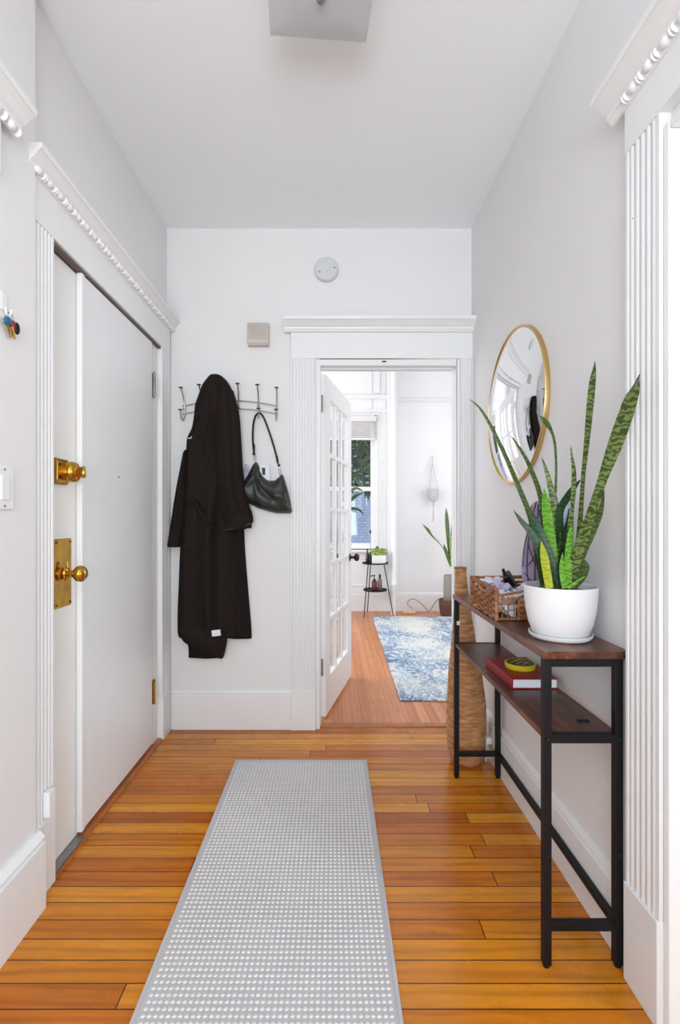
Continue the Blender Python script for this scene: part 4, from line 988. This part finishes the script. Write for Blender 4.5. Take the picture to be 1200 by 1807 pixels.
m = MB(); m.lathe([(.013, .122), (.013, .14), (.004, .142), (.004, .175)], c+Vector((.035, .0, 0))*0, seg=16); m.tube([c+Vector((.012, 0, .176)), c+Vector((0, 0, .178)), c+Vector((-.04, -.01, .176)), c+Vector((-.05, -.012, .166))], .006, 8); m.build('pump', m_dark, t, smooth=True)
c = Vector((.575, 6.0, lz)); t = empty('grey_bottle', c, 'smoky grey bottle with black cap beside the red pump bottle', 'bottle')
m = MB(); m.lathe([(.026, 0), (.028, .004), (.028, .12), (.012, .14)], c, seg=24); m.build('bottle_body', m_clearp, t, smooth=True)
m = MB(); m.lathe([(.012, .138), (.012, .19), (.0005, .192)], c, seg=14); m.build('cap', m_dark, t, smooth=True)
# macrame hanger with pot
hk = P(763, 805, YE-.03)
t = empty('macrame_planter', hk, 'white macrame hanger with round pot on the far wall', 'hanging planter')
m = MB(); m.lathe([(.006, 0), (.005, -.03)], P(763, 806, YE), 'y', 10); m.build('wall_nail', m_steel, t)
pcn = P(764.5, 862, YE-.075)
m = MB(); m.lathe([(.030, -.165), (.052, -.14), (.066, -.08), (.066, -.0), (.062, .0), (.060, -.02)], pcn, seg=28); m.build('hanging_pot', m_macr, t, smooth=True)
m = MB(); m.tube([hk, hk-Vector((0, 0, .10))], .006, 8)
for k in range(4):
    a = PI/4+PI/2*k; pr_ = pcn+Vector((.068*math.cos(a), .068*math.sin(a), 0)); m.tube([hk-Vector((0, 0, .08)), pr_, pr_-Vector((0, 0, .08)), pcn-Vector((-.035*math.cos(a), -.035*math.sin(a), .15)), pcn-Vector((0, 0, .20))], .0035, 6)
for z in (-.02, -.05, -.08, -.11): m.tube([pcn+Vector((.068*math.cos(b_)*(1 if z > -.1 else .9), .068*math.sin(b_)*(1 if z > -.1 else .9), z+.008*math.sin(6*b_))) for b_ in [2*PI*k/36 for k in range(37)]], .0035, 6, cap=False)
for k in range(7): m.tube([pcn-Vector((0, 0, .20)), pcn-Vector((random.uniform(-.012, .012), random.uniform(-.01, .01), random.uniform(.36, .46)))], .003, 6)
m.ell(pcn-Vector((0, 0, .20)), .020, .018, .03)
m.build('knotted_cord', m_macr, t, smooth=True)
# floor plant at right
vp = Vector((1.42, 5.97, 0))
t = empty('potted_floor_plant', vp, 'tall leafy plant in a taupe vase at the far room right side', 'plant')
m = MB(); m.lathe([(.085, 0), (.105, .01), (.120, .10), (.125, .19), (.118, .20), (.108, .19)], vp, seg=32); m.build('cachepot', m_terrac, t, smooth=True)
m = MB(); m.lathe([(.06, .15), (.066, .16), (.070, .30), (.066, .46), (.060, .50), (.055, .50), (.055, .46)], vp, seg=28); m.build('vase', m_greyv, t, smooth=True)
vL = lambda px, py, dd=0: P(px, py, 5.95+dd)
def lf(pts, d0, d1, m_): leaf(pts, d0, d1, m_, 0, seg=16)
t_save = t
def leaf_t(pts, d0, d1, m_):
    return leaf(pts, d0, d1, m_, .1, .002, .2, 16)
leaf_t([(795,990,1.6),(778,962,1.2),(762,945,3),(755,935,5),(745,925,.3)], 5.97, 5.9, m_leafm)
leaf_t([(795,1000,2),(792,970,4),(790,940,7),(788,912,6),(787,896,.3)], 5.97, 5.93, m_leafm)
leaf_t([(796,1000,2),(798,960,7),(799,930,6),(800,900,.3)], 5.97, 5.99, m_leafd)
leaf_t([(795,1000,2),(790,982,6),(785,968,5),(783,960,.3)], 5.97, 5.9, m_leafm)
leaf_t([(797,1000,2),(800,970,8),(806,930,7),(812,900,.3)], 5.97, 6.0, m_leafm)
leaf_t([(796,1000,2),(797,980,5),(795,960,5),(796,945,.3)], 5.97, 5.92, m_leafw)
# potted palm mostly hidden by the open door
pp = Vector((.02, 5.75, 0)); t = empty('potted_palm', pp, 'potted palm behind the open french door, its leaf tips before the window', 'plant')
m = MB(); m.lathe([(.08, 0), (.10, .01), (.13, .22), (.125, .23), (.115, .22)], pp, seg=28); m.build('pot', m_ceramic, t, smooth=True)
m = MB(); m.tube([pp+Vector((0, 0, .2)), pp+Vector((.02, 0, .8)), pp+Vector((.05, .02, 1.25))], [.014, .01, .006], 8); m.build('stem', m_leafm, t, smooth=True)
leaf_t([(598,880,3),(612,860,6),(622,842,6),(630,838,5),(640,848,3),(645,858,.4)], 5.75, 5.85, m_leafd)
leaf_t([(598,890,3),(614,872,6),(626,862,5),(636,864,3),(640,868,.4)], 5.75, 5.85, m_leafm)
leaf_t([(598,905,3),(612,890,5),(624,878,6),(634,872,4),(642,870,.4)], 5.75, 5.8, m_leafd)
leaf_t([(597,900,3),(600,870,6),(606,845,5),(616,830,.4)], 5.75, 5.7, m_leafm)
leaf_t([(598,900,3),(618,897,5),(634,900,4),(642,910,.4)], 5.75, 5.8, m_leafd)
# power strip with cord
t = empty('power_strip', (.93, 6.1, 0), 'peach coloured power strip with a looping cord by the far wall', 'power strip')
q = P(720, 1076, 6.1); m = MB(); m.box(q.x-.07, q.x+.09, 6.07, 6.13, .002, .035); m.build('strip_body', m_brick, t, bevel=.006)
m = MB(); R = smooth_rows([[728,1074],[719,1066],[724,1058],[733,1058],[744,1066],[753,1076],[758,1078],[765,1068],[773,1058],[783,1056],[787,1070],[786,1076]], 60)
m.tube([P(x, min(y, 1084), 6.16) for x, y in R], .004, 6); m.build('power_cord', m_cord, t, smooth=True)
